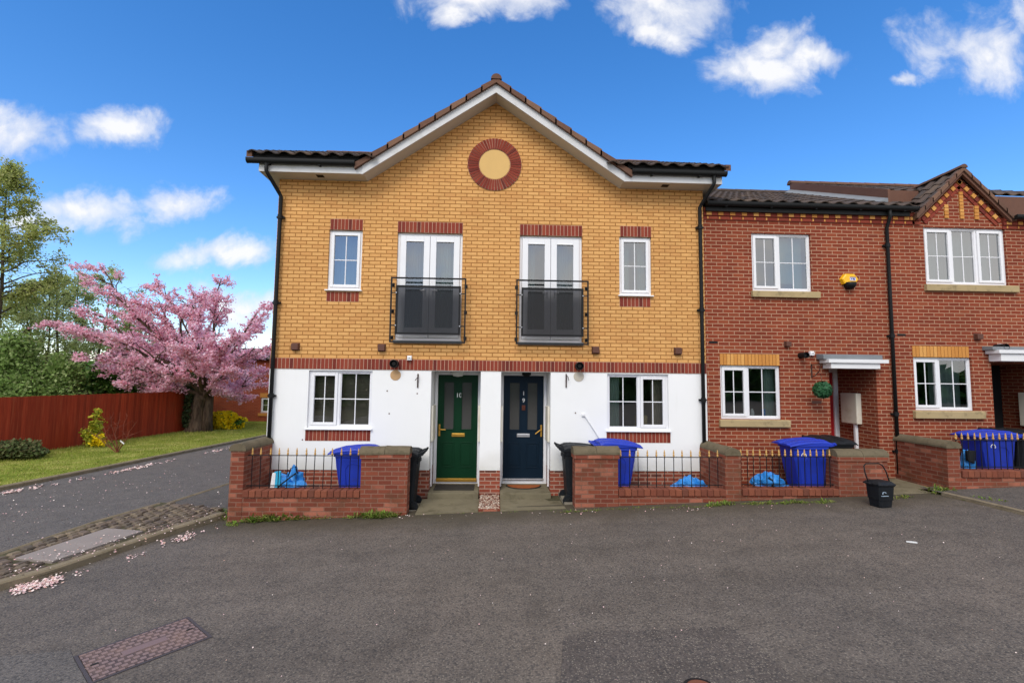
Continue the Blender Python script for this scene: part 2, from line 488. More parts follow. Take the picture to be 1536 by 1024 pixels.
M['grass'] = m_grass(); M['earth'] = m_earth(); M['fence'] = m_fence(); M['manhole'] = m_manhole()
M['bark_ch'] = m_bark('cherry_bark', srgb(44, 34, 30), srgb(112, 94, 78))
M['bark_dk'] = m_bark('dark_bark', srgb(48, 42, 34), srgb(98, 88, 72))
M['blossom'] = m_island('cherry_blossom', [srgb(232, 166, 188), srgb(248, 208, 222), srgb(242, 188, 208), srgb(253, 230, 238), srgb(236, 176, 196), srgb(218, 154, 154)], .8, 5, 0, .1, .5)
M['leaf_a'] = m_island('birch_leaf', [srgb(164, 172, 92), srgb(188, 192, 122), srgb(146, 158, 80), srgb(198, 196, 138)], .8, 3, 0, .1, .5)
M['leaf_b'] = m_island('tree_leaf', [srgb(170, 182, 112), srgb(196, 204, 146), srgb(152, 168, 98), srgb(210, 212, 164)], .8, 3, 0, .1, .5)
M['leaf_c'] = m_island('conifer_leaf', [srgb(98, 126, 62), srgb(140, 164, 94), srgb(114, 142, 72), srgb(178, 192, 134)], .8, 3, 0, .15, .4)
M['leaf_h'] = m_island('hedge_leaf', [srgb(58, 98, 34), srgb(86, 126, 44), srgb(46, 80, 30), srgb(108, 142, 58)], .7, 3, 0, .3, .2)
M['leaf_y'] = m_island('yellow_flower', [srgb(240, 210, 20), srgb(250, 226, 40), srgb(224, 194, 16)], .7, 3, 0, .2, .25)
M['leaf_yg'] = m_island('yellow_green_leaf', [srgb(150, 160, 40), srgb(176, 178, 60), srgb(120, 140, 40), srgb(206, 176, 50)], .7, 3, 0, .2, .25)
M['leaf_dk'] = m_island('low_bush_leaf', [srgb(82, 98, 56), srgb(104, 114, 74), srgb(96, 84, 58), srgb(72, 96, 44)], .8, 3, 0, .2, .15)
M['leaf_ball'] = m_island('topiary_leaf', [srgb(24, 66, 36), srgb(40, 92, 52), srgb(30, 76, 44)], .6, 8, 0, .35)
M['ivy'] = m_island('ivy_leaf', [srgb(28, 44, 22), srgb(44, 60, 30), srgb(62, 60, 30)], .7, 8, 0, .3)
M['twig'] = m_plain('red_twig', srgb(122, 66, 48), .9)
M['weed'] = m_island('weed_leaf', [srgb(96, 130, 44), srgb(132, 156, 62), srgb(78, 106, 38), srgb(150, 152, 84), srgb(128, 116, 70), srgb(104, 140, 48), srgb(158, 150, 96)], .8, 4, 0, .2, .25)
M['blade'] = m_island('grass_blade', [srgb(112, 128, 42), srgb(156, 158, 76), srgb(134, 144, 56), srgb(190, 178, 112)], .8, 4, 0, .2, .25)
M['petal'] = m_island('fallen_petal', [srgb(232, 206, 204), srgb(216, 168, 168), srgb(238, 228, 220), srgb(196, 150, 130)], .9, 5, 0, .1)
M['sett'] = m_island('cobble_sett', [srgb(94, 82, 72), srgb(110, 96, 84), srgb(86, 76, 68), srgb(124, 110, 92), srgb(80, 72, 64)], .9, 30, .7)
M['pebble'] = m_island('pebble', [srgb(150, 116, 100), srgb(190, 170, 150), srgb(112, 72, 58), srgb(90, 60, 50), srgb(206, 196, 180)], .8, 20)

# ------------------------------------------------------------------ ground, roads, kerbs (setting)
def sheet(name, mat, outline, dz, step=None):
    """polygon on the sloping ground, cut along the slope breaks"""
    bm = bmesh.new()
    f = bm.faces.new([bm.verts.new((x, y, 0)) for x, y in outline])
    for xc in [-4.4, 16.0]:
        bmesh.ops.bisect_plane(bm, geom=bm.verts[:] + bm.edges[:] + bm.faces[:], plane_co=(xc, 0, 0), plane_no=(1, 0, 0))
    for v in bm.verts: v.co.z = gz(v.co.x) + dz
    bmesh.ops.recalc_face_normals(bm, faces=bm.faces)
    if bm.faces[0].normal.z < 0: bmesh.ops.reverse_faces(bm, faces=bm.faces)
    me = bpy.data.meshes.new(name); bm.to_mesh(me); bm.free(); me.materials.append(mat)
    o = bpy.data.objects.new(name, me); COL.objects.link(o)
    return kind(o)


def xy(p): return (p.x, p.y)


sheet('ground', M['earth'], [(-140, -60), (140, -60), (140, 140), (-140, 140)], -.03)
YF = 8.45                                   # front face of the garden walls
# survey of the left-hand island
kp = [G(-90, 915), G(0, 886), (G(75, 866)), G(150, 840), G(250, 805), G(338, 777)]
ep = [G(-90, 870), G(0, 838), G(75, 812), G(150, 786), G(240, 760)]
e_dir = (ep[-1] - ep[1]).normalized()
e_far = ep[-1] + e_dir * 18
v0, v2 = G(0, 736), G(395, 656)
v_dir = (v2 - v0).normalized()
v_near, v_far = v0 - v_dir * 25, v0 + v_dir * 26
e_near = ep[0] - e_dir * 16
k_near = kp[0] + (kp[0] - kp[1]).normalized() * 7
isl_r = G(342, 772)
sheet('road', M['asphalt'], [(kp[-1].x, kp[-1].y)] + [xy(p) for p in kp[-2::-1]] + [xy(k_near), (-9, -30), (40, -30), (40, 8.7), (-4.3, 8.7)], .004)
sheet('side_road', M['asphalt2'], [xy(v_near), xy(e_near), xy(e_far), xy(v_far)], .0)
sheet('grass_verge', M['grass'], [xy(v_near), xy(v_far), (v_far.x - 14, v_far.y + 6), (-40, 44), (-40, -14)], .03)
# asphalt strip between the side road and the house
e4 = ep[-1]
sheet('pavement', M['pave'], [xy(e4 + e_dir * .02), xy(e_far), (-4.2, 24), (-4.2, 8.6), xy(kp[-1])], .008)


def strip(name, mat, pts, w, h0, h1, side, parent=None, r=.02):
    """kerb or edging following pts, w wide to the given side, from h0 to h1 above the ground"""
    mb = MB()
    pts = [Vector((p.x, p.y, 0)) for p in pts]
    nrm = []
    for i in range(len(pts)):
        d = (pts[min(i + 1, len(pts) - 1)] - pts[max(i - 1, 0)]).normalized()
        nrm.append(Vector((-d.y, d.x, 0)) * side)
    prof = [(0, h0), (0, h1 - r), (r, h1), (w - r, h1), (w, h1 - r), (w, h0)]
    vs = []
    for p, n in zip(pts, nrm):
        for a, h in prof:
            q = p + n * a
            vs.append((q.x, q.y, gz(q.x) + h))
    k = len(prof); fs = []
    for i in range(len(pts) - 1):
        for j in range(k - 1):
            fs.append((i * k + j, i * k + j + 1, (i + 1) * k + j + 1, (i + 1) * k + j))
    fs += [tuple(range(k)), tuple(range((len(pts) - 1) * k, len(pts) * k))]
    mb.add(vs, fs)
    return kind(mb.build(name, mat))


def dense(pts, st=.3):
    out = []
    for a, b in zip(pts[:-1], pts[1:]):
        n = max(1, int((b - a).length / st))
        out += [a.lerp(b, i / n) for i in range(n)]
    return out + [pts[-1]]


def smooth_pts(pts, n=2):
    for _ in range(n):
        q = [pts[0]]
        for a, b in zip(pts[:-1], pts[1:]):
            q += [a.lerp(b, .25), a.lerp(b, .75)]
        pts = q + [pts[-1]]
    return pts


kps = smooth_pts([k_near] + kp)
strip('kerb', M['kerb'], kps, .14, -.05, .10, 1)
strip('road_edging', M['kerb'], dense([e_near] + ep), .06, -.05, .075, 1)
strip('road_edging', M['kerb'], dense([ep[-1] + e_dir * .05, e_far]), .06, -.05, .03, 1)
strip('verge_kerb', M['kerb'], dense([v_near, v_far], 1.0), .12, -.05, .09, 1)
# island bed and its setts
bed = [k_near] + kp + [G(325, 768)] + [G(240, 757)] + ep[::-1] + [e_near]
bed2d = [xy(p) for p in bed]
sheet('traffic_island', M['earth'], bed2d, .055)


def inside(x, y, poly):
    c = False
    j = len(poly) - 1
    for i in range(len(poly)):
        xi, yi = poly[i]; xj, yj = poly[j]
        if (yi > y) != (yj > y) and x < (xj - xi) * (y - yi) / (yj - yi) + xi: c = not c
        j = i
    return c


def dist_seg(x, y, a, b):
    ax, ay = a; bx, by = b
    t = max(0, min(1, ((x - ax) * (bx - ax) + (y - ay) * (by - ay)) / ((bx - ax) ** 2 + (by - ay) ** 2 + 1e-9)))
    return math.hypot(x - ax - t * (bx - ax), y - ay - t * (by - ay))


slabp = [G(85, 836, .06), G(205, 797, .06), G(305, 788, .06) if False else G(190, 812, .06), G(62, 845, .06)]
sl = [G(22, 838, .07), G(160, 793, .07), G(215, 797, .07), G(78, 843, .07)]
sl2 = [xy(p) for p in sl]
mb = MB()
ax = e_dir.to_2d().normalized(); bx = Vector((-ax.y, ax.x))
o2 = Vector(xy(ep[0]))
kl = [xy(p) for p in kps]
for i in range(-30, 60):
    for j in range(-30, 10):
        q = o2 + ax * (i * .155 + (.078 if j % 2 else 0)) + bx * (j * .115)
        x, y = q.x + R.uniform(-.012, .012), q.y + R.uniform(-.012, .012)
        if not inside(x, y, bed2d): continue
        if min(dist_seg(x, y, a, b) for a, b in zip(kl[:-1], kl[1:])) < .19: continue
        if min(dist_seg(x, y, xy(a), xy(b)) for a, b in zip([e_near] + ep[:-1], ep)) < .09: continue
        if inside(x, y, sl2) or min(dist_seg(x, y, sl2[k], sl2[(k + 1) % 4]) for k in range(4)) < .07: continue
        a, b = R.uniform(.055, .07), R.uniform(.040, .049)
        z = gz(x) + .085 + R.uniform(-.012, .012)
        th = math.atan2(ax.y, ax.x) + R.uniform(-.12, .12)
        ca, sa = math.cos(th), math.sin(th)
        def cr(k, zz): return [(x + ca * u - sa * v, y + sa * u + ca * v, zz + R.uniform(-.004, .004)) for u, v in ((-a * k, -b * k), (a * k, -b * k), (a * k, b * k), (-a * k, b * k))]
        lo, mi, hi = cr(1, z - .06), cr(1, z - .018), cr(.72, z)
        mb.add(lo + mi + hi, [(8, 9, 10, 11)] + [(r * 4 + k, r * 4 + (k + 1) % 4, r * 4 + 4 + (k + 1) % 4, r * 4 + 4 + k) for r in (0, 1) for k in range(4)])
kind(mb.build('cobbled_paving', M['sett']))
mb = MB()
mb.hexa([(p.x, p.y, gz(p.x) + .03) for p in sl], [(p.x, p.y, gz(p.x) + .088) for p in sl])
kind(mb.build('paving_slab', M['slab'], bevel=.008))
# right-hand pavement with its kerb
r0, r1 = Vector((7.15, 8.7, 0)), G(1536, 773)
r2 = r1 + (r1 - G(1450, 752)).normalized() * 8
rk = smooth_pts([G(1412, 743), G(1450, 752), r1, r2])
sheet('pavement', M['pave'], [(G(1412, 743).x, 8.7)] + [xy(p) for p in rk] + [(30, r2.y), (30, 8.7)], .05)
strip('kerb', M['kerb'], rk, .11, -.05, .058, 1)
# patches and covers in the road
sheet('road_patch', M['patch'], [xy(G(845, 956)), xy(G(905, 946)), xy(G(1000, 945)), xy(G(1092, 940)), xy(G(1135, 968)), xy(G(1172, 1000)), xy(G(1230, 1060)), xy(G(838, 1060))], .008)
sheet('road_patch', M['asphalt2'], [xy(G(0, 985)), xy(G(105, 976)), xy(G(112, 992)), xy(G(150, 1060)), xy(G(-60, 1060))], .008)
mh = [G(107, 985), G(280, 925), G(313, 956), G(147, 1030)]
c = sum(mh, Vector()) / 4
t = thing('manhole_cover', 'rectangular brown cast iron cover with chequered studs sunk in the road', 'manhole cover', (c.x, c.y, gz(c.x)), math.atan2((mh[1] - mh[0]).y, (mh[1] - mh[0]).x))
nrm_ = Vector((-.041, 0, 1)).normalized(); xd = (mh[1] - mh[0]); xd = (xd - nrm_ * xd.dot(nrm_)).normalized(); yd_ = nrm_.cross(xd)
t.rotation_euler = Matrix((xd, yd_, nrm_)).transposed().to_euler()      # the cover lies in the slope of the road
mw, mdp = (mh[1] - mh[0]).length / 2, (mh[2] - mh[1]).length / 2


def local_build(mb, name, mats, parent, **k):       # mesh already in the thing's own coordinates
    loc = parent
    o = Vector((0, 0, 0))
    while loc is not None:
        o += loc.location; loc = loc.parent
    mb.v = [v + o for v in mb.v]
    return mb.build(name, mats, parent, **k)


mb = MB(); mb.box(-mw + .03, mw - .03, -mdp + .03, mdp - .03, -.02, .014)
local_build(mb, 'lid', M['manhole'], t)
mb = MB()
for a, b, c_, d in ((-mw, mw, -mdp, -mdp + .024), (-mw, mw, mdp - .024, mdp), (-mw, -mw + .024, -mdp + .024, mdp - .024), (mw - .024, mw, -mdp + .024, mdp - .024)):
    mb.box(a, b, c_, d, -.02, .012)
local_build(mb, 'frame', m_plain('cover_frame', srgb(70, 64, 66), .7, .2, 8), t)
mb = MB(); mb.box(-.16, .16, -.05, .05, -.01, .017); local_build(mb, 'badge_plate', m_plain('badge', srgb(118, 98, 98), .7), t)
for s_ in (-1, 1):
    mb = MB(); mb.box(s_ * mw * .8 - .025, s_ * mw * .8 + .025, -.012, .012, -.01, .018); local_build(mb, 'keyhole', M['dark'], t)
p = G(1045, 1024)
t = thing('stopcock_cover', 'small round rusty iron cover at the near edge of the road', 'cover', (p.x, p.y - .08, gz(p.x)))
mb = MB(); mb.lathe([(.10, -.02), (.10, .014), (.09, .018)], t.location, n=28); mb.build('lid', m_plain('rusty_cover', srgb(112, 66, 48), .85, .2, 9), t)
mb = MB(); mb.lathe([(.125, -.02), (.125, .012), (.104, .012), (.104, -.02)], t.location, n=28); mb.build('frame', M['iron'], t)

# ------------------------------------------------------------------ building helpers
def wall_face(mb, x0, x1, z0, z1, y, holes, depth=.1, m=0, mr=None):
    xs = sorted({x0, x1, *[h[0] for h in holes], *[h[1] for h in holes]})
    zs = sorted({z0, z1, *[h[2] for h in holes], *[h[3] for h in holes]})
    xs = [x for x in xs if x0 <= x <= x1]; zs = [z for z in zs if z0 <= z <= z1]
    for a, b in zip(xs[:-1], xs[1:]):
        for c, d in zip(zs[:-1], zs[1:]):
            cx, cz = (a + b) / 2, (c + d) / 2
            if any(h[0] < cx < h[1] and h[2] < cz < h[3] for h in holes): continue
            mb.face([(a, y, c), (b, y, c), (b, y, d), (a, y, d)], m)
    mr = m if mr is None else mr
    for h in holes:
        a, b, c, d = h[:4]
        dp = h[4] if len(h) > 4 else depth
        c0, d0 = max(c, z0), min(d, z1)
        if c0 >= d0: continue
        mb.face([(a, y, c0), (a, y + dp, c0), (a, y + dp, d0), (a, y, d0)], mr)
        mb.face([(b, y, c0), (b, y, d0), (b, y + dp, d0), (b, y + dp, c0)], mr)
        if z0 <= d <= z1: mb.face([(a, y, d), (a, y + dp, d), (b, y + dp, d), (b, y, d)], mr)
        if z0 <= c <= z1: mb.face([(a, y, c), (b, y, c), (b, y + dp, c), (a, y + dp, c)], mr)


def soldiers(name, x0, x1, z0, z1, y, parent, mats=('soldier', 'mortar'), pitch=.075, joint=.011, label=None, proud=.006):
    mb = MB()
    n = max(1, round((x1 - x0) / pitch)); p = (x1 - x0) / n
    for i in range(n):
        j = R.uniform(-.0015, .0015)
        mb.box(x0 + i * p + joint / 2, x0 + (i + 1) * p - joint / 2, y - proud + j, y + .02, z0 + joint * .5 + j, z1 - joint * .5 - j, 0)
    mb.box(x0, x1, y - .0025, y + .03, z0, z1, 1)
    return mb.build(name, [M[mats[0]], M[mats[1]]], parent, label=label)


def bar_frame(mb, x0, x1, z0, z1, y0, y1, w, wb=None):
    wb = wb or w
    mb.box(x0, x0 + w, y0, y1, z0, z1); mb.box(x1 - w, x1, y0, y1, z0, z1)
    mb.box(x0 + w, x1 - w, y0, y1, z1 - w, z1); mb.box(x0 + w, x1 - w, y0, y1, z0, z0 + wb)


def window(parent, x0, x1, z0, z1, y, lights, name='window', glass='glass', sill=None, back=None, label=None):
    """lights: list of (fraction end, opens, columns, rows). Frame set .05 behind the wall face."""
    yf = y + .045
    fr = MB()
    bar_frame(fr, x0, x1, z0, z1, yf, yf + .07, .045, .05)
    panes = []
    fx = x0 + .045
    inn = (x1 - x0 - .09)
    a = fx
    for i, (end, opens, nc, nr) in enumerate(lights):
        b = x0 + .045 + inn * end
        if i < len(lights) - 1:
            fr.box(b - .025, b + .025, yf + .002, yf + .068, z0 + .05, z1 - .045)
            b_ = b - .025
        else: b_ = b
        zz0, zz1 = z0 + .05, z1 - .045
        if opens:
            bar_frame(fr, a + .002, b_ - .002, zz0 + .002, zz1 - .002, yf - .018, yf + .05, .055)
            g = (a + .057, b_ - .057, zz0 + .057, zz1 - .057); gy = yf + .012
        else:
            bar_frame(fr, a, b_, zz0, zz1, yf + .012, yf + .05, .016)
            g = (a + .016, b_ - .016, zz0 + .016, zz1 - .016); gy = yf + .03
        panes.append((g, gy))
        for k in range(1, nc):
            xx = g[0] + (g[1] - g[0]) * k / nc
            fr.box(xx - .0095, xx + .0095, gy - .006, gy + .012, g[2], g[3])
        for k in range(1, nr):
            zz = g[2] + (g[3] - g[2]) * k / nr
            fr.box(g[0], g[1], gy - .0055, gy + .0115, zz - .0095, zz + .0095)
        a = b + .025
    f = fr.build(name, M['upvc'], parent, bevel=.006, label=label)
    for g, gy in panes:
        mb = MB(); mb.face([(g[0], gy + .003, g[2]), (g[1], gy + .003, g[2]), (g[1], gy + .003, g[3]), (g[0], gy + .003, g[3])])
        mb.build('pane', M[glass], f, recalc=False)
    if sill == 'upvc':
        mb = MB()
        mb.prism([(y - .055, z0 - .03), (y - .055, z0 - .008), (y + .045, z0 + .004), (y + .045, z0 - .03)], x0 - .03, x1 + .03, 'x')
        mb.build('sill', M['upvc'], f, bevel=.004)
    if back: back(f, yf)
    return f


def curtain(f, x0, x1, z0, z1, y, mat, waves=18, amp=.03):
    mb = MB(); n = waves * 6
    for i in range(n):
        xa, xb = x0 + (x1 - x0) * i / n, x0 + (x1 - x0) * (i + 1) / n
        ya, yb = [y + amp * math.sin(2 * PI * waves * k / n + .6 * math.sin(k * .37)) for k in (i, i + 1)]
        mb.face([(xa, ya, z0), (xb, yb, z0), (xb, yb, z1), (xa, ya, z1)])
    return mb.build('curtain', mat, f, smooth=True, weld=True, recalc=False)


def blinds(f, x0, x1, z0, z1, y, mat):
    mb = MB(); z = z0
    while z < z1:
        mb.face([(x0, y, z), (x1, y, z), (x1, y + .014, z + .02), (x0, y + .014, z + .02)]); z += .028
    return mb.build('blind', mat, f, recalc=False)


def tiles(mb, o, u, v, nu, nv, w=.30, h=.31, clip=None, m=0, keep=None):
    """pantile field: o = eave corner, u along the eave, v up the slope; every tile its own island so each has its tone"""
    o, u, v = Vector(o), Vector(u).normalized(), Vector(v).normalized()
    n = u.cross(v).normalized()
    if n.z < 0: n = -n
    prof = []
    for k in range(7):
        s_ = k / 6
        prof.append((s_ * w, .042 * (math.sin(PI * min(1, s_ / .62)) if s_ < .62 else -.28 * math.sin(PI * (s_ - .62) / .38))))
    for j in range(nv):
        for i in range(nu):
            c = o + u * ((i + .5) * w) + v * ((j + .5) * h)
            if keep and not keep(c): continue
            jx = R.uniform(-.004, .004); lift = .030 + R.uniform(-.003, .004)
            vs = []
            for (a, hh) in prof:
                b0 = o + u * (i * w + a * 1.03 + jx) + v * (j * h - .02)
                vs.append(b0 + n * (hh + lift))
                vs.append(b0 + v * (h + .05) + n * (hh + .004))
                vs.append(b0 + n * (hh + lift - .022))
            fs = []
            for k in range(6):
                fs.append((k * 3, k * 3 + 3, k * 3 + 4, k * 3 + 1)); fs.append((k * 3 + 2, k * 3 + 5, k * 3 + 3, k * 3))
            mb.add(vs, fs, m)


def ridge_run(mb, a, b, r=.11, seg=.42):
    a, b = Vector(a), Vector(b); L = (b - a).length; d = (b - a).normalized(); n = max(1, int(L / seg))
    side = d.cross(Vector((0, 0, 1))).normalized(); up = side.cross(d)
    for i in range(n):
        p0, p1 = a + d * (L * i / n), a + d * (L * (i + 1) / n + .02)
        vs = []
        for p, rr in ((p0, r * 1.07), (p1, r)):
            for k in range(9):
                w = PI * (k / 8) ; vs.append(p + side * (math.cos(w) * rr) + up * (math.sin(w) * rr - .02))
        fs = [(k, k + 1, k + 10, k + 9) for k in range(8)] + [tuple(range(9))]
        mb.add(vs, fs)


def pipe(parent, pts, r=.034, clips=(), mat='blackpl'):
    mb = MB(); mb.tube(pts, r, 12)
    o = mb.build('downpipe', M[mat], parent, smooth=True)
    for c in clips:
        mb = MB(); mb.lathe([(r + .002, -.045), (r + .012, -.04), (r + .012, .04), (r + .002, .045)], c, n=14)
        mb.box(c[0] - .075, c[0] + .075, c[1] + .01, c[1] + .06, c[2] - .018, c[2] + .018)
        mb.build('pipe_clip', M[mat], o)
    return o


def gutter(parent, x0, x1, y, z, r=.06):
    mb = MB(); prof = [(y - r, z + .03)] + [(y - r * math.cos(PI * k / 8), z - r * math.sin(PI * k / 8)) for k in range(9)] + [(y + r, z + .03), (y + r - .006, z + .03)] + \
        [(y + (r - .006) * math.cos(PI * k / 8), z - (r - .006) * math.sin(PI * k / 8)) for k in range(9)] + [(y - r + .006, z + .03)]
    mb.prism(prof, x0, x1, 'x')
    for xx in (x0, x1):
        mb.prism([(y - r * 1.05, z + .032)] + [(y - r * 1.05 * math.cos(PI * k / 8), z - r * 1.05 * math.sin(PI * k / 8)) for k in range(9)], xx - .008, xx + .008, 'x')
    k = x0 + .4
    while k < x1:
        mb.box(k - .02, k + .02, y - .02, y + r + .02, z - r - .012, z - r + .012); k += .95
    return mb.build('gutter', M['blackpl'], parent)


def flue(parent, x, y, z, r=.075, ln=.2):
    mb = MB(); mb.lathe([(r, 0), (r, -ln), (r * .86, -ln), (r * .86, -ln * .35)], (x, y, z), 'y', 20)
    o = mb.build('flue', M['blackpl'], parent)
    mb = MB(); mb.lathe([(r * .5, -.02), (r * .5, -ln * .8), (r * .3, -ln * .8)], (x, y, z), 'y', 14); mb.build('inner_pipe', M['dark'], o)
    return o


def vent(parent, x, y, z, s=.075):
    mb = MB(); mb.box(x - s, x + s, y - .012, y + .01, z - s, z + s)
    mb.prism([(y - .012, z + s * .9), (y - .085, z + s * .75), (y - .085, z - s * .8), (y - .012, z - s * .8)], x - s * .88, x + s * .88, 'x')
    return mb.build('vent', M['brown'], parent, bevel=.005)


def sensor(parent, x, y, z, s=.04):
    mb = MB(); mb.box(x - s, x + s, y - .05, y + .005, z - s, z + s)
    mb.prism([(y - .05, z + s * .8), (y - .075, z + s * .2), (y - .07, z - s), (y - .05, z - s)], x - s * .8, x + s * .8, 'x')
    o = mb.build('sensor', M['upvc'], parent, bevel=.006)
    mb = MB(); mb.lathe([(.012, 0), (.012, -.006)], (x, y - .074, z), 'y', 10); mb.build('lens', M['grey'], o)
    return o


def px_x(px, py, Y): return P(px, py, Y).x
def px_z(px, py, Y): return P(px, py, Y).z


FONTS = {}
def text_mesh(txt, size, depth, loc, parent, name, mat, rx=PI / 2):
    cu = bpy.data.curves.new('t', 'FONT'); cu.body = txt; cu.size = size; cu.extrude = depth; cu.align_x = 'CENTER'; cu.align_y = 'CENTER'
    tmp = bpy.data.objects.new('t', cu); COL.objects.link(tmp)
    dg = bpy.context.evaluated_depsgraph_get()
    me = bpy.data.meshes.new_from_object(tmp.evaluated_get(dg))
    bpy.data.objects.remove(tmp)
    me.materials.clear(); me.materials.append(mat)
    me.transform(Matrix.Rotation(rx, 4, 'X'))
    ob = bpy.data.objects.new(name, me); COL.objects.link(ob)
    o = Vector((0, 0, 0)); p = parent
    while p is not None: o += p.location; p = p.parent
    ob.parent = parent; ob.location = Vector(loc) - o
    return ob


# ------------------------------------------------------------------ the yellow house (a pair of homes under one gable)
Y0 = 9.5
ZS0, ZS1, ZE = 2.27, 2.48, 6.06
yh = thing('yellow_brick_house', 'yellow brick pair of homes with white ground floor, centre gable and roundel', 'house', (0, 9.5, -.15))
nw = [(-3.28, -2.62, 3.84, 5.04), (2.55, 3.21, 3.84, 5.04)]
fw = [(-1.93, -.63, 2.86, 5.02), (.52, 1.79, 2.86, 5.02)]
gw = [(-3.55, -2.33, 1.14, 2.245), (2.29, 3.52, 1.14, 2.245)]
YD = 10.12
dr = [(-1.19, -.22, -.05, 2.262, YD - Y0), (.18, 1.16, -.05, 2.262, YD - Y0)]
mb = MB()
wall_face(mb, -4.3, 4.3, ZS1, ZE + .02, Y0, nw + fw, .1)
GX, GR = 2.55, 1.735
gs = GR / GX                                                        # slope of the gable
mb.face([(-2.66, Y0, ZE + .02), (2.66, Y0, ZE + .02), (0, Y0, ZE + .02 + 2.66 * gs + .02)])
for x in (-4.3, 4.3):
    mb.face([(x, Y0, ZS1), (x, 17, ZS1), (x, 17, 6.2), (x, 13.2, 8.35), (x, Y0, 6.2)])
mb.face([(-4.3, 17, -.3), (4.3, 17, -.3), (4.3, 17, 6.2), (-4.3, 17, 6.2)])
mb.build('upper_wall', M['ybrick'], yh, recalc=False)
mb = MB()
wall_face(mb, -4.3, 4.3, .35, ZS0, Y0 - .012, gw + dr, .11)
for x in (-4.302, 4.302):
    mb.face([(x, Y0 - .012, .35), (x, 17, .35), (x, 17, ZS0), (x, Y0 - .012, ZS0)])
for a, b in ((-4.3, dr[0][0]), (dr[0][1], dr[1][0]), (dr[1][1], 4.3)):
    mb.face([(a, Y0 - .012, .35), (b, Y0 - .012, .35), (b, Y0 + .05, .35), (a, Y0 + .05, .35)])
mb.build('rendered_wall', M['render'], yh, recalc=False)
mb = MB()
for a, b in ((-4.28, dr[0][0]), (dr[0][1], dr[1][0]), (dr[1][1], 4.28)):
    mb.box(a, b, Y0, YD + .02 if abs(a) < 1 else Y0 + .3, -.4, .352)
mb.box(dr[0][0] - .2, dr[0][0] - .001, Y0 + .3, YD + .02, -.4, .352); mb.box(dr[1][1] + .001, dr[1][1] + .2, Y0 + .3, YD + .02, -.4, .352)
mb.box(-4.28, -4.1, Y0 + .3, 17, -.4, .352); mb.box(4.1, 4.28, Y0 + .3, 17, -.4, .352)
mb.build('plinth', M['pbrick'], yh)
# recess lining behind the render (back wall round the doors)
mb = MB()
for a, b in ((dr[0][0], dr[0][1]), (dr[1][0], dr[1][1])):
    mb.box(a, b, Y0 + .002, YD + .1, 2.264, 2.4)
mb.build('porch_ceiling', M['whitepaint'], yh)
soldiers('string_course', -4.3, 4.3, ZS0, ZS1, Y0 - .02, yh)
mb = MB(); mb.box(-4.3, -4.29, Y0, 17, ZS0, ZS1); mb.build('side_course', M['pbrick'], yh); mb = MB(); mb.box(4.29, 4.3, Y0, 17, ZS0, ZS1); mb.build('side_course', M['pbrick'], yh)
# inside: floors, rooms
mb = MB()
mb.box(-4.25, 4.25, Y0 + .35, 16.9, 2.36, 2.5); mb.box(-.06, .06, Y0 + .3, 16.9, 2.5, 6); mb.box(-4.25, 4.25, 12.6, 12.7, .1, 6.1)
mb.box(-4.25, 4.25, Y0 + .3, 16.9, 5.6, 5.7); mb.box(-.05, .05, YD + .1, 16.9, 0, 2.4); mb.box(-1.45, -1.3, Y0 + .3, 16.9, 0, 2.36); mb.box(1.3, 1.45, Y0 + .3, 16.9, 0, 2.36)
mb.build('interior_walls', M['roomwall'], yh)
# narrow windows
for i, (a, b, c, d) in enumerate(nw):
    f = window(yh, a, b, c, d, Y0, [(1, True, 2, 2)], sill='upvc', label='narrow four pane window')
    if i == 0: curtain(f, a + .05, b - .05, c, d, Y0 + .28, M['curtain'], 7, .02)
    else: curtain(f, a + .05, a + .28, c, d, Y0 + .3, M['curtain2'], 4, .03); curtain(f, b - .2, b - .05, c, d, Y0 + .3, M['curtain2'], 3, .03)
    soldiers('lintel', a + .02, b, d, d + .225, Y0, yh)
    soldiers('brick_sill', a, b - .03, c - .24, c - .045, Y0, yh)
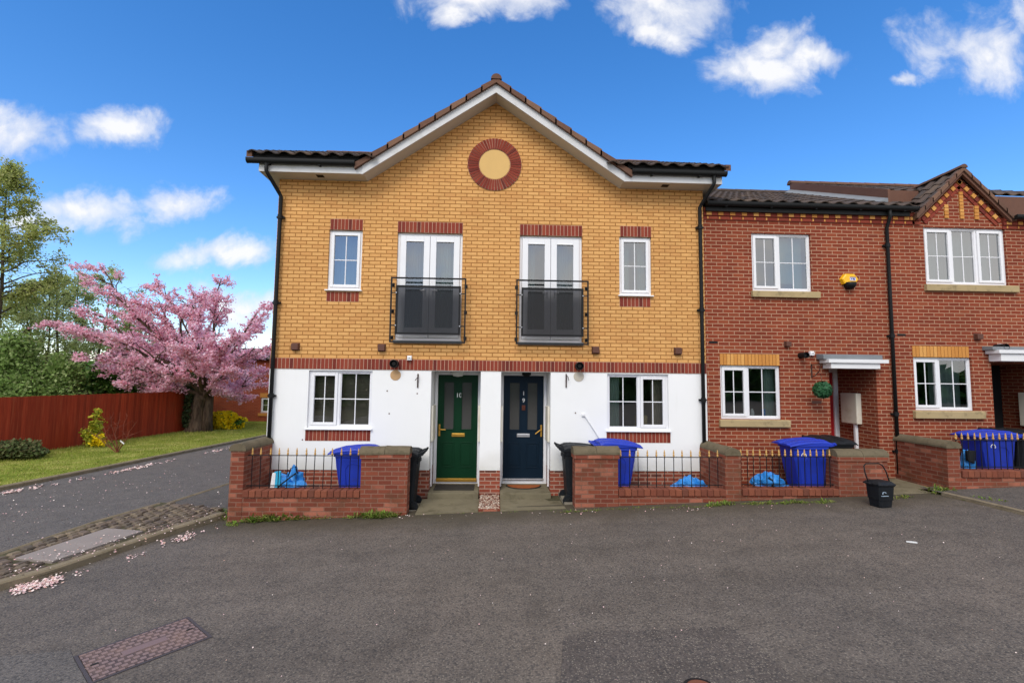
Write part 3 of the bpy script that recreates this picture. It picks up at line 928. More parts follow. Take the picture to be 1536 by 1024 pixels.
# french windows with railings
for i, (a, b, c, d) in enumerate(fw):
    fr = MB(); yf = Y0 + .05
    bar_frame(fr, a, b, c, d, yf, yf + .07, .05)
    mid = (a + b) / 2
    gl = []
    for x0, x1 in ((a + .055, mid - .004), (mid + .004, b - .055)):
        bar_frame(fr, x0, x1, c + .055, d - .055, yf - .02, yf + .05, .12, .2)
        gl.append((x0 + .12, x1 - .12, c + .255, d - .175))
        fr.box(x0 + .12, x1 - .12, yf - .03, yf, d - .172, d - .155)
    f = fr.build('french_window', M['upvc'], yh, bevel=.006)
    for g in gl:
        mb = MB(); mb.face([(g[0], yf + .01, g[2]), (g[1], yf + .01, g[2]), (g[1], yf + .01, g[3]), (g[0], yf + .01, g[3])]); mb.build('pane', M['glass'], f, recalc=False)
    for s_ in (-1, 1):
        mb = MB(); mb.box(mid + s_ * .075 - .012, mid + s_ * .075 + .012, yf - .03, yf - .02, 3.75, 3.95)
        mb.tube([(mid + s_ * .075, yf - .03, 3.86), (mid + s_ * .075, yf - .06, 3.86), (mid + s_ * .17, yf - .06, 3.85)], .009, 8); mb.build('handle', M['silver'], f)
    curtain(f, a + .05, mid - (.1 if i == 0 else .3), c + .05, d, Y0 + .3, M['curtain'], 9 if i == 0 else 5, .03)
    curtain(f, mid - .02, b - .05, c + .05, d, Y0 + .26, M['curtain2'] if i == 0 else M['curtain'], 10, .025)
    soldiers('lintel', a, b, d, d + .225, Y0, yh)
    mb = MB(); mb.box(a - .02, b + .02, Y0 - .05, Y0 + .05, c - .06, c - .002); mb.build('door_sill', M['grey'], yh, bevel=.006)
    # railing
    zb, zt = 2.83, 4.05
    yb = Y0 - .16
    x0, x1 = a - .055, b + .085
    mb = MB()
    for q in (x0, x1): mb.box(q - .014, q + .014, yb - .014, yb + .014, zb, zt)
    mb.box(x0 - .014, x1 + .014, yb - .012, yb + .012, zt, zt + .03); mb.box(x0 - .014, x1 + .014, yb - .012, yb + .012, zb - .03, zb)
    for q, s_ in ((x0, -1), (x1, 1)):
        for z in (zb + .08, zb + .6, zt - .1):
            mb.box(q - .01, q + .01, yb + .014, Y0 + .004, z - .012, z + .012)
            mb.box(q - .03, q + .03, Y0 - .006, Y0 + .004, z - .035, z + .035)
    bo = mb.build('juliet_balcony', M['iron'], yh)
    pz0, pz1 = zb + .13, zt - .13
    mb = MB(); bar_frame(mb, x0 + .09, x1 - .09, pz0, pz1, yb - .012, yb + .02, .038)
    for q, s_ in ((x0, 1), (x1, -1)):
        for z in (pz0 + .17, pz1 - .15):
            mb.box(q + s_ * .014, q + s_ * .10, yb - .008, yb + .008, z - .01, z + .01)
    mb.build('panel_frame', M['iron'], bo)
    mb = MB(); mb.face([(x0 + .128, yb + .004, pz0 + .038), (x1 - .128, yb + .004, pz0 + .038), (x1 - .128, yb + .004, pz1 - .038), (x0 + .128, yb + .004, pz1 - .038)]); mb.build('mesh_panel', M['meshglass'], bo, recalc=False)
    for q in (x0 + .1, x1 - .1):
        for z in (pz0 + .17, pz1 - .15):
            mb = MB(); mb.lathe([(.014, 0), (.014, -.014), (.006, -.02)], (q, yb - .012, z), 'y', 10); mb.build('bolt', M['silver'], bo)
# ground floor windows
for i, (a, b, c, d) in enumerate(gw):
    yy = Y0 - .012
    L = [(.47, True, 2, 2), (1, False, 2, 2)] if i == 0 else [(.53, False, 2, 2), (1, True, 2, 2)]
    f = window(yh, a, b, c, d, yy, L, glass='glass_low', sill='upvc')
    if i == 0: blinds(f, a + .05, b - .05, c + .05, d, Y0 + .2, M['blind'])
    else:
        curtain(f, a + .02, a + .3, c, d, Y0 + .22, M['curtain2'], 4, .02); curtain(f, b - .28, b, c, d, Y0 + .22, M['blind'], 4, .02)
        mb = MB(); mb.box(a + .62, a + .86, Y0 + .18, Y0 + .24, c + .05, c + .28); mb.build('picture_frame', M['stone'], f)
    soldiers('brick_sill', a - .02, b + (0 if i == 0 else .03), c - .245, c - .03, yy, yh)
# the two front doors
def front_door(x0, x1, col, furniture, hinge_right, label, num):
    z0, z1 = -.04, 2.26
    f = MB(); bar_frame(f, x0 + .002, x1 - .002, z0, z1, YD, YD + .09, .065, .085)
    fo = f.build('door_frame', M['upvc'], yh, bevel=.006)
    a, b, c, d = x0 + .07, x1 - .07, z0 + .115, z1 - .07
    yd = YD + .02
    mb = MB()
    w = b - a
    ga = [(a + w * .155, a + w * .40), (a + w * .60, a + w * .845)]
    gz0, gz1 = c + (d - c) * .47, c + (d - c) * .93
    wall_face(mb, a, b, c, d, yd, [(g0, g1, gz0, gz1) for g0, g1 in ga], .03)
    for g0, g1 in ga:
        bar_frame(mb, g0 - .018, g1 + .018, gz0 - .018, gz1 + .018, yd - .010, yd + .004, .02)
        # moulded lower panel
        p0, p1 = c + (d - c) * .10, c + (d - c) * .345
        bar_frame(mb, g0 - .03, g1 + .03, p0, p1, yd - .010, yd + .003, .022)
        mb.box(g0 + .015, g1 - .015, yd - .008, yd + .003, p0 + .045, p1 - .045)
    do = mb.build('front_door', M[col], yh, label=label, recalc=False, bevel=.003)
    for g0, g1 in ga:
        m2 = MB(); m2.face([(g0, yd + .02, gz0), (g1, yd + .02, gz0), (g1, yd + .02, gz1), (g0, yd + .02, gz1)]); m2.build('pane', M['frost'], do, recalc=False)
    m2 = MB(); zz = c + (d - c) * .415; cx = (a + b) / 2 + (.02 if num == '10' else 0)
    m2.box(cx - .135, cx + .135, yd - .02, yd, zz - .035, zz + .035); m2.box(cx - .12, cx + .12, yd - .026, yd - .018, zz - .002, zz + .028); m2.build('letterbox', M['brass' if num == '10' else 'silver'], do, bevel=.004)
    hx = a + .045 if hinge_right else b - .045
    s_ = 1 if hinge_right else -1
    zz = c + (d - c) * .46
    m2 = MB(); m2.box(hx - .018, hx + .018, yd - .014, yd, zz - .12, zz + .12)
    m2.tube([(hx, yd - .01, zz + .02), (hx, yd - .055, zz + .02), (hx + s_ * .03, yd - .06, zz + .018), (hx + s_ * .13, yd - .06, zz + (.012 if num == '10' else -.06))], .011, 8)
    m2.build('handle', M['brass'], do, bevel=.003)
    m2 = MB(); m2.box(a, b, yd - .055, yd + .05, z0 + .05 if num == '10' else z0 + .087, z0 + .112); m2.build('threshold', M['brass' if num == '10' else 'silver'], do, bevel=.004)
    if num == '10':
        text_mesh('10', .13, .004, (cx, yd - .006, c + (d - c) * .80), do, 'house_number', M['white'])
    else:
        text_mesh('1', .12, .004, (cx, yd - .006, c + (d - c) * .825), do, 'house_number', M['white'])
        text_mesh('9', .12, .004, (cx, yd - .006, c + (d - c) * .755), do, 'house_number', M['white'])
        m2 = MB(); m2.box(cx - .035, cx + .035, yd - .022, yd, c + (d - c) * .66, c + (d - c) * .71); m2.tube([(cx - .025, yd - .03, c + (d - c) * .69), (cx, yd - .045, c + (d - c) * .665), (cx + .025, yd - .03, c + (d - c) * .69)], .008, 8)
        m2.build('knocker', m_plain('rusty_iron', srgb(92, 44, 28), .7), do)
front_door(dr[0][0], dr[0][1], 'green', 'brass', True, 'dark green front door with brass letterbox', '10')
front_door(dr[1][0], dr[1][1], 'navy', 'silver', False, 'navy blue front door with silver letterbox', '19')
mb = MB(); mb.lathe([(.0, -.11), (.09, -.095), (.135, -.05), (.15, 0)], (-.70, Y0 + .42, 2.262), 'z', 24); mb.build('porch_light', m_plain('opal_lamp', (.62, .62, .58), .4, .05), yh, smooth=True, label='round pale bulkhead lamp')
mb = MB(); mb.box(.62, .80, Y0 + .34, Y0 + .5, 2.20, 2.262); mb.box(.645, .775, Y0 + .35, Y0 + .49, 2.17, 2.2); mb.build('porch_light', M['blackpl'], yh, label='square black bulkhead lamp', bevel=.01)
# meter boxes on the porch reveals
for x, s_ in ((dr[0][0], 1), (dr[0][1], -1), (dr[1][0], 1), (dr[1][1], -1)):
    mb = MB(); xa, xb = (x, x + s_ * .045)
    mb.box(xa + s_ * .002, xb, Y0 + .08, Y0 + .5, .88, 1.58); mo = mb.build('meter_box', M['cream'], yh, bevel=.012)
    mb = MB(); mb.box(x + s_ * .002, x + s_ * .03, Y0 + .2, Y0 + .26, .0, .88); mb.build('conduit', M['upvc'], mo)
# wall furniture
for px, py in ((444, 520), (573, 521.5), (893, 525), (1016, 526.5)):
    p = P(px, py, Y0); vent(yh, p.x, Y0, p.z)
for px, py, ppy, mt in ((593, 545.5, 562.5, 'plaster'), (867.5, 549, 564.5, 'rustfree')):
    p = P(px, py, Y0); flue(yh, p.x, Y0 - .02, p.z, .078, .16)
    q = P(px + .5, ppy, Y0); mb = MB(); mb.lathe([(.103, .02), (.103, -.003), (.098, -.008)], (q.x, Y0 - .012, q.z), 'y', 30); mb.build('flue_patch', M[mt], yh)
p = P(615, 537, Y0); sensor(yh, p.x, Y0 - .026, p.z, .045)
for px in (480.5, 997.5):
    p = P(px, 264 if px < 700 else 277, Y0 - .2); mb = MB(); mb.box(p.x - .07, p.x + .07, Y0 - .26, Y0 - .14, ZE - .016, ZE - .003); mb.build('soffit_vent', M['blackpl'], yh)
for px, py in ((627, 572), (849, 572)):                      # little hanging-basket brackets
    p = P(px, py, Y0); mb = MB(); s_ = 1 if px > 700 else -1
    mb.box(p.x - .012, p.x + .012, Y0 - .03, Y0 - .011, p.z - .12, p.z + .15)
    mb.tube([(p.x, Y0 - .03, p.z + .12), (p.x + .02, Y0 - .1, p.z + .1), (p.x + .045 * s_, Y0 - .08, p.z + .02)], .007, 6); mb.build('basket_bracket', m_plain('rust_bracket', srgb(58, 36, 34), .8), yh)
for px, py in ((581, 586), (584, 620), (626, 590), (863, 619), (454, 659)):
    p = P(px, py, Y0); mb = MB(); mb.lathe([(.014, .0), (.014, -.004), (.006, -.005)], (p.x, Y0 - .012, p.z), 'y', 8); mb.build('screw_plug', M['brown'], yh)
a, b = P(876, 622, Y0), P(905, 668, Y0)
mb = MB(); mb.tube([(a.x - .02, Y0 - .01, a.z + .01), (a.x, Y0 - .03, a.z), (a.lerp(b, .5).x + .01, Y0 - .03, a.lerp(b, .5).z), (b.x, Y0 - .03, b.z)], .012, 8)
mb.box(a.x - .05, a.x + .01, Y0 - .05, Y0 - .011, a.z - .02, a.z + .02); mb.build('cable', M['whitepaint'], yh)
# roundel
rc = P(737.5, 247, Y0); rx, rz_ = -.01, rc.z
mb = MB(); n = 52
for i in range(n):
    a0, a1 = 2 * PI * (i + .1) / n, 2 * PI * (i + .9) / n
    j = R.uniform(-.002, .002)
    q = []
    for (r, a) in ((.325, a0), (.545, a0), (.545, a1), (.325, a1)):
        q.append((rx + r * math.cos(a), rz_ + r * math.sin(a)))
    mb.prism(q, Y0 - .022 + j, Y0 + .01, 'y', 0)
mb.lathe([(.55, .01), (.55, -.008), (.318, -.008), (.318, .01)], (rx, Y0, rz_), 'y', 60, 1)
ro = mb.build('roundel_ring', [M['soldier'], M['mortar']], yh)
mb = MB(); mb.lathe([(.312, .01), (.312, -.006), (.306, -.01)], (rx, Y0, rz_), 'y', 60); mb.build('roundel_panel', M['roundel'], ro)
# roof: fascia, soffit, barge boards
YE = 9.12
def both(fn):
    for s_ in (-1, 1): fn(s_)
for s_ in (-1, 1):
    mb = MB()
    x0, x1 = sorted((s_ * GX, s_ * 4.53))
    mb.box(x0, x1, YE, YE + .02, ZE - .02, ZE + .22)
    xe = s_ * 4.53
    mb.box(min(xe, xe - s_ * .02), max(xe, xe - s_ * .02), YE + .021, 17, ZE - .02, ZE + .22)
    mb.build('fascia', M['fasciapaint'], yh)
mb = MB()
for s_ in (-1, 1):
    x0, x1 = sorted((s_ * GX, s_ * 4.508)); mb.box(x0, x1, YE + .021, Y0 - .001, ZE - .012, ZE + .01)
    x0, x1 = sorted((s_ * 4.301, s_ * 4.508)); mb.box(x0, x1, Y0, 17, ZE - .012, ZE + .01)
    # sloping soffit
    mb.hexa([(0, YE + .021, ZE + GR - .004), (s_ * GX, YE + .021, ZE - .004), (s_ * GX, Y0 - .001, ZE - .004), (0, Y0 - .001, ZE + GR - .004)],
            [(0, YE + .021, ZE + GR + .02), (s_ * GX, YE + .021, ZE + .02), (s_ * GX, Y0 - .001, ZE + .02), (0, Y0 - .001, ZE + GR + .02)])
mb.build('soffit', M['soffit'], yh)
mb = MB()
for s_ in (-1, 1):
    mb.prism([(0, ZE - .02 + GR), (s_ * (GX + .02), ZE - .034), (s_ * (GX + .02), ZE + .225), (0, ZE + GR + .245)], YE - .012, YE + .021, 'y')
mb.build('barge_board', M['fasciapaint'], yh)
EY = YE - .09
ZT0, ZT1 = 6.335, 8.335
p27 = (ZT1 - ZT0) / (13.2 - EY)
mb = MB()
v = Vector((0, 1, p27)); L = (Vector((0, 13.2, ZT1)) - Vector((0, EY, ZT0))).length
gzr = ZE + GR + .228                                           # gable ridge height
def keep_main(c): return not (c.z < gzr - abs(c.x) * gs - .03)
tiles(mb, (-4.70, EY - .02, ZT0), (1, 0, 0), v, 31, int(L / .31) + 1, .300, .31, keep=keep_main)
for s_ in (-1, 1):
    mb.face([(s_ * 2.68, EY + .02, ZT0 - .01), (s_ * 4.66, EY + .02, ZT0 - .01), (s_ * 4.66, 13.2, ZT1 - .03), (s_ * 2.68, 13.2, ZT1 - .03)])
mb.face([(-2.68, 9.6, ZT0 - .01 + p27 * .57), (2.68, 9.6, ZT0 - .01 + p27 * .57), (2.68, 13.2, ZT1 - .03), (-2.68, 13.2, ZT1 - .03)])
mb.face([(-4.66, 17.5, ZT0), (4.66, 17.5, ZT0), (4.66, 13.2, ZT1 - .03), (-4.66, 13.2, ZT1 - .03)])
# gable roof, running back until it dies into the main slope
for s_ in (-1, 1):
    vv = Vector((-s_, 0, gs)); ll = math.hypot(2.68, 2.68 * gs)
    o = Vector((s_ * 2.68, YE - .06, gzr - 2.68 * gs - .04))
    nn = int(ll / .31)
    hh = ll / nn
    tiles(mb, o, (0, 1, 0), vv, 13, nn, .302, hh, keep=lambda c: c.z > ZT0 + (c.y - EY) * p27 - .02)
    mb.face([(s_ * 2.68, YE - .02, o.z - .01), (s_ * 2.68, 12.9, o.z - .01), (0, 12.9, gzr - .05), (0, YE - .02, gzr - .05)])
ro = mb.build('roof', M['tile'], yh, recalc=False)
mb = MB(); ridge_run(mb, (-4.7, 13.2, ZT1 + .03), (4.64, 13.2, ZT1 + .03), .085); mb.build('ridge_tiles', M['ridge'], ro)
mb = MB(); ridge_run(mb, (0, YE - .09, gzr + .01), (0, 12.6, gzr + .01), .10); mb.build('ridge_tiles', M['ridge'], ro)
for s_ in (-1, 1):                                            # verge tiles down the gable and the main ends
    n = 9; mb = MB()
    for i in range(n):
        a0, a1 = i / n, (i + 1) / n + .012
        xa, xb = s_ * 2.70 * (1 - a0), s_ * 2.70 * (1 - min(1, a1))
        za, zb = gzr - abs(xa) * gs, gzr - abs(xb) * gs
        mb.hexa([(xa, YE - .075, za - .075), (xb, YE - .075, zb - .075), (xb, YE + .10, zb - .075), (xa, YE + .10, za - .075)],
                [(xa, YE - .075, za + .050), (xb, YE - .075, zb + .018), (xb, YE + .10, zb + .018), (xa, YE + .10, za + .050)])
    mb.build('verge_tiles', M['ridge'], ro)
    n = 14; mb = MB()
    for i in range(n):
        a0, a1 = i / n, (i + 1) / n + .01
        ya, yb = EY - .02 + (13.22 - EY) * a0, EY - .02 + (13.22 - EY) * a1
        za, zb = ZT0 + (ya - EY) * p27, ZT0 + (yb - EY) * p27
        x0, x1 = sorted(((-4.72, -4.62) if s_ < 0 else (4.56, 4.66)))
        mb.hexa([(x0, ya, za - .06), (x1, ya, za - .06), (x1, yb, zb - .06), (x0, yb, zb - .06)], [(x0, ya, za + .065), (x1, ya, za + .065), (x1, yb, zb + .04), (x0, yb, zb + .04)])
    mb.build('verge_tiles', M['ridge'], ro)
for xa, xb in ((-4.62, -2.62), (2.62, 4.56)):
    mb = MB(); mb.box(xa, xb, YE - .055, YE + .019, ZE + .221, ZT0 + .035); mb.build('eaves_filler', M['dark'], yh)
gutter(yh, -4.72, -2.70, YE - .062, ZE + .165); gutter(yh, 2.70, 4.58, YE - .062, ZE + .165)
for s_, xx in ((-1, -4.2), (1, 4.18)):
    x = xx; x2 = x + s_ * .02
    pipe(yh, [(x - s_ * .02 + s_ * .18, YE - .06, ZE + .13), (x + s_ * .16, YE - .06, ZE - .03), (x + s_ * .14, YE - .04, ZE - .08), (x2 + s_ * .03, Y0 - .11, ZE - .33), (x2, Y0 - .075, ZE - .40), (x2, Y0 - .075, 5.0), (x2, Y0 - .075, 3.0), (x2, Y0 - .075, -.1)], .036,
         [(x2, Y0 - .075, z) for z in (5.25, 3.55, 1.75)])

# ------------------------------------------------------------------ red terrace
YR = 9.6
def stone_sill(x0, x1, z0, z1, f):
    mb = MB(); mb.prism([(YR - .07, z0), (YR - .07, z1 - .02), (YR - .06, z1 - .008), (YR + .05, z1), (YR + .05, z0)], x0, x1, 'x')
    return mb.build('sill', M['stone'], f, bevel=.006)


def X(px, py): return P(px, py, YR).x
def Z(px, py): return P(px, py, YR).z


h1 = thing('red_brick_house', 'red brick terraced house joined to the yellow house, with hexagonal yellow alarm', 'house', (6.5, YR, .0))
XP = 8.72                                                      # party line between the two red homes
ZR = Z(1100, 318) + .06
w1u = (X(1128, 395), X(1217, 395), Z(1170, 436.5), Z(1170, 350.5))
w1g = (X(1081, 590), X(1171.5, 590), Z(1126, 628.5), Z(1126, 548))
po = (X(1245, 600), X(1316, 600), .1, Z(1280, 549), 1.16)
mb = MB(); wall_face(mb, 4.3, XP, -.3, ZR, YR, [w1u, w1g, po], .1)
mb.face([(XP, YR, -.3), (XP, 17, -.3), (XP, 17, ZR), (XP, 13.3, ZR + 2), (XP, YR, ZR)])
mb.face([(4.3, 17, -.3), (XP, 17, -.3), (XP, 17, ZR), (4.3, 17, ZR)])
mb.build('wall', M['rbrick'], h1, recalc=False)
mb = MB(); mb.box(4.35, XP - .02, YR + .4, 16.9, 2.5, 2.62); mb.box(4.35, XP - .02, 12.6, 12.7, 0, 5.6); mb.box(po[0] - .15, po[0] - .02, YR + .3, 16.9, 0, 2.5); mb.box(4.35, XP - .02, YR + .3, 16.9, 5.35, 5.45)
mb.build('interior_walls', M['roomwall'], h1)
def bk1(f, yf):
    a, b, c, d = w1u
    curtain(f, a + (b - a) * .5, b - .05, c + .05, d, YR + .25, M['curtain2'], 2, .01)
    mb = MB(); mb.box(a + (b - a) * .52, a + (b - a) * .74, YR + .14, YR + .2, c + .05, c + .18); mb.build('box_on_sill', M['dark'], f)
f = window(h1, *w1u, YR, [(.46, True, 2, 2), (1, False, 2, 2)], back=bk1)
stone_sill(w1u[0] - .04, w1u[1] + .13, w1u[2] - .14, w1u[2] - .003, f)
def bk2(f, yf):
    a, b, c, d = w1g
    curtain(f, b - .22, b, c, d, YR + .24, M['curtain2'], 3, .02)
    mb = MB(); mb.lathe([(.0, 0), (.035, .005), (.045, .06), (.03, .12), (.018, .15), (0, .16)], (a + (b - a) * .58, YR + .16, c + .05), 'z', 14); mb.build('ornament', M['white'], f, smooth=True)
    mb = MB(); mb.lathe([(.035, 0), (.04, .15), (.03, .15)], (a + (b - a) * .77, YR + .16, c + .05), 'z', 14); mb.build('blue_mug', M['bagblue'], f, smooth=True)
f = window(h1, *w1g, YR, [(.46, True, 2, 2), (1, False, 2, 2)], glass='glass_low', back=bk2)
stone_sill(w1g[0] - .05, w1g[1] + .14, w1g[2] - .15, w1g[2] - .003, f)
soldiers('lintel', X(1079.5, 538), X(1169, 538), w1g[3], w1g[3] + .235, YR, h1, ('soldier_y', 'mortar_y'))
# porch recess
xa, xb, _, zt, _ = po
yb = YR + 1.15
mb = MB(); mb.box(xa - .3, xb - .10, yb, yb + .06, .15, 2.35); mb.build('front_door', M['reddoor'], h1, label='red front door inside the porch')
mb = MB(); mb.box(xb - .10, xb - .002, yb - .04, yb + .05, .15, 2.35); mb.box(xa - .3, xb, yb - .04, yb + .05, 2.352, 2.45); mb.build('door_frame', M['upvc'], h1)
mb = MB(); mb.box(xa, xb, YR, yb + .1, .0, .16); mb.build('porch_step', M['concrete'], h1)
mb = MB(); mb.box(xb - .3, xb, yb + .06, yb + .1, .1, zt); mb.face([(xa - .3, YR + .1, zt + .003), (xb, YR + .1, zt + .003), (xb, yb, zt + .003), (xa - .3, yb, zt + .003)]); mb.build('porch_lining', M['rbrick'], h1, recalc=False)
mb = MB(); mb.box(xb - .12, xb - .003, 10.02, 10.5, 1.24, 1.90); mo = mb.build('meter_box', M['cream'], h1, bevel=.02)
mb = MB(); mb.box(xb - .09, xb - .03, 10.12, 10.17, .2, 1.24); mb.build('conduit', M['upvc'], mo)


def canopy(h, px0, px1, py_t, py_m, py_b):
    y1 = YR - .28
    x0, x1 = P(px0, py_t, y1).x, P(px1, py_t, y1).x
    zt_, zm, zb_ = P(px0, py_t, y1).z, P(px0, py_m, y1).z, P(px0, py_b, y1).z
    x0 = P(px0, py_t, YR - .1).x
    mb = MB(); mb.prism([(y1 + .06, zm), (y1 + .06, zt_), (YR, zt_ + .02), (YR, zm)], x0, x1 - .05, 'x'); o = mb.build('porch_canopy', M['grey'], h, bevel=.006)
    mb = MB(); mb.box(x0 + .06, x1 + .02, y1 - .01, YR - .002, zm - .075, zm - .002); mb.box(x0 + .13, x1 - .13, y1 + .03, YR - .003, zb_, zm - .078); mb.build('canopy_fascia', M['whitepaint'], o, bevel=.006)


canopy(h1, 1229, 1331, 531, 538, 552)
p = P(1180, 516, YR); vent(h1, p.x, YR, p.z, .06)
p = P(1197, 533, YR); flue(h1, p.x + .05, YR, p.z, .06, .2)
p = P(1216, 530, YR); sensor(h1, p.x, YR, p.z, .045)
mb = MB(); p = P(1070, 513, YR); mb.box(p.x - .09, p.x + .09, YR - .004, YR + .01, p.z - .025, p.z + .02); mb.build('air_brick', M['dark'], h1)
mb = MB(); p = P(1225, 603, YR); mb.box(p.x - .1, p.x + .1, YR - .004, YR + .01, p.z - .03, p.z + .03); mb.build('air_brick', M['brown'], h1)
# basket bracket (curled iron)
p = P(1217, 556, YR)
mb = MB(); mb.box(p.x - .012, p.x + .012, YR - .015, YR, p.z - .14, p.z + .14)
q = [(p.x, YR - .01, p.z + .12), (p.x + .03, YR - .2, p.z + .13), (p.x + .05, YR - .36, p.z + .12)]
mb.tube(q, .009, 6); mb.tube([(p.x, YR - .01, p.z - .12), (p.x + .01, YR - .1, p.z - .1), (p.x + .03, YR - .2, p.z), (p.x + .035, YR - .24, p.z + .12)], .008, 6)
mb.build('basket_bracket', m_plain('bracket_iron', srgb(62, 40, 34), .7), h1)
# alarm
p = P(1271.5, 420.5, YR)
def hexring(rx_, rz2, y): return [(p.x + rx_ * a, y, p.z + rz2 * b) for a, b in ((-1, .1), (-.55, 1), (.5, 1), (1, .1), (.55, -.9), (-.05, -.9), (-.3, -.45), (-.75, -.75))]
mb = MB(); a_, b_ = hexring(.185, .125, YR), hexring(.175, .118, YR - .075); c_ = hexring(.155, .10, YR - .09); n = 8
mb.add(a_ + b_ + c_, [(i + r * n, (i + 1) % n + r * n, (i + 1) % n + n + r * n, i + n + r * n) for r in (0, 1) for i in range(n)] + [tuple(range(2 * n, 3 * n))])
al = mb.build('alarm_box', M['alarm'], h1, label='yellow hexagonal alarm box with small pale badge')
mb = MB(); mb.lathe([(.0, -.20), (.06, -.19), (.105, -.13), (.115, -.06)], (p.x + .0, YR - .06, p.z), 'z', 20); mb.build('strobe', M['blackpl'], al, smooth=True)
mb = MB(); mb.box(p.x - .022, p.x + .104, YR - .0965, YR - .088, p.z - .025, p.z + .055); mb.build('badge', M['plate'], al, bevel=.006)
mb = MB(); mb.box(p.x - .018, p.x + .1, YR - .099, YR - .096, p.z + .038, p.z + .053); mb.lathe([(.018, -.001), (.018, -.003)], (p.x + .058, YR - .0965, p.z + .01), 'y', 12)
mb.box(p.x + .055, p.x + .075, YR - .0995, YR - .0965, p.z - .012, p.z + .004); mb.box(p.x + .0, p.x + .022, YR - .099, YR - .096, p.z - .0, p.z + .02); mb.build('lettering', M['ink'], al)


def dentils(h, x0, x1, z):
    """corbel course under the eave: two brick bands with pale header bricks"""
    mb = MB()
    mb.box(x0, x1, YR - .045, YR + .01, z + .075, z + .16, 1)
    mb.box(x0, x1, YR - .02, YR + .01, z - .005, z + .07, 1)
    mb.box(x0, x1, YR - .07, YR + .01, z + .161, z + .235, 1)
    x = x0 + .06; k = 0
    while x < x1 - .06:
        mb.box(x, x + .105, YR - .053, YR - .03, z + .085, z + .15, 0); mb.box(x + .12, x + .225, YR - .05, YR - .03, z + .085, z + .15, 2)
        mb.box(x + .02, x + .05, YR - .026, YR - .01, z + .01, z + .06, 0); mb.box(x + .06, x + .24, YR - .0265, YR - .01, z + .005, z + .065, 2)
        x += .25
    return mb.build('dentil_course', [M['soldier_y'], M['soldier'], M['soldier']], h)


dentils(h1, 4.34, XP, ZR - .235)
YG = YR - .16
ZG = P(1200, 312, YG).z
gutter(h1, 4.36, P(1376, 318, YG).x, YG, ZG + .055, .06)
pr = .46
mb = MB(); L = math.hypot(3.9, 3.9 * pr)
ze = ZG + .10
tiles(mb, (4.36, YG + .02, ze), (1, 0, 0), (0, 1, pr), 18, int(L / .31), .30, .31, keep=lambda c: c.x < XP or (c.x < 9.0 and c.y < 11.2) or (c.x < 9.7 and 9.9 < c.y < 11.2))
mb.face([(4.36, YG + .03, ze - .01), (XP, YG + .03, ze - .01), (XP, 13.3, ze - .01 + pr * (13.3 - YG)), (4.36, 13.3, ze - .01 + pr * (13.3 - YG))])
mb.face([(4.36, 17, ze), (XP, 17, ze), (XP, 13.3, ze - .01 + pr * (13.3 - YG)), (4.36, 13.3, ze - .01 + pr * (13.3 - YG))])
mb.face([(XP, YG + .03, ze - .01), (8.95, YG + .03, ze - .01), (8.95, 11.2, ze - .01 + pr * (11.2 - YG)), (XP, 11.2, ze - .01 + pr * (11.2 - YG))])
mb.face([(8.95, 9.75, ze - .01 + pr * (9.75 - YG)), (9.7, 9.75, ze - .01 + pr * (9.75 - YG)), (9.7, 11.2, ze - .01 + pr * (11.2 - YG)), (8.95, 11.2, ze - .01 + pr * (11.2 - YG))])
ro = mb.build('roof', M['tile'], h1, recalc=False)
mb = MB(); ridge_run(mb, (4.36, 13.3, ze + pr * (13.3 - YG) + .03), (XP, 13.3, ze + pr * (13.3 - YG) + .03), .09); mb.build('ridge_tiles', M['tile'], ro)
mb = MB(); mb.box(4.36, XP, YG + .05, YG + .08, ZG - .09, ZG + .1); mb.build('fascia', M['blackpl'], h1)
a, b = P(1326, 316, YR - .1), P(1353, 690, YR - .06)
px_ = (a.x + b.x) / 2 + .0
pipe(h1, [(px_, YG, ZG + .02), (px_, YG, ZG - .12), (px_, YG + .03, ZG - .2), (px_, YR - .06, ZG - .34), (px_, YR - .06, 4.0), (px_, YR - .06, .3)], .034, [(px_, YR - .06, z) for z in (5.0, 3.1, 1.5, .75)])

# second red house, with the gable
h2 = thing('red_brick_house', 'red brick terraced house at the right edge with small brick gable over its upper window', 'house', (11, YR, .1))
XE = 14.0
w2u = (X(1387, 385), X(1510, 385), Z(1448, 427), Z(1448, 342))
w2g = (X(1370.5, 575), X(1459.5, 575), Z(1415, 615.5), Z(1415, 536))
po2 = (X(1490, 600), P(1528, 600, 10.5).x + .1, .2, Z(1500, 544), 1.35)
mb = MB(); wall_face(mb, XP, XE, -.3, ZR, YR, [w2u, w2g, po2], .1)
ga_l, ga_r, ga_t = P(1380, 314, YR - .13), P(1510, 322, YR - .13), P(1444, 263, YR)
gcx = P(1444, 250, YR - .13).x
ghw = (ga_r.x - ga_l.x) / 2
mb.face([(gcx - ghw, YR, ZR), (gcx + ghw, YR, ZR), (gcx, YR, ga_t.z)])
mb.face([(XE, YR, -.3), (XE, 17, -.3), (XE, 17, ZR), (XE, 13.3, ZR + 2), (XE, YR, ZR)])
mb.face([(XP, 17, -.3), (XE, 17, -.3), (XE, 17, ZR), (XP, 17, ZR)])
mb.build('wall', M['rbrick'], h2, recalc=False)
mb = MB(); mb.box(XP + .05, XE - .02, YR + .4, 16.9, 2.7, 2.82); mb.box(XP + .05, XE - .02, 12.6, 12.7, 0, 5.6); mb.box(XP + .05, XE, YR + .3, 16.9, 5.5, 5.6); mb.build('interior_walls', M['roomwall'], h2)
f = window(h2, *w2u, YR, [(.345, True, 2, 2), (.66, False, 2, 2), (1, True, 2, 2)]); curtain(f, w2u[0], w2u[1], w2u[2], w2u[3], YR + .3, M['curtain'], 14, .02)
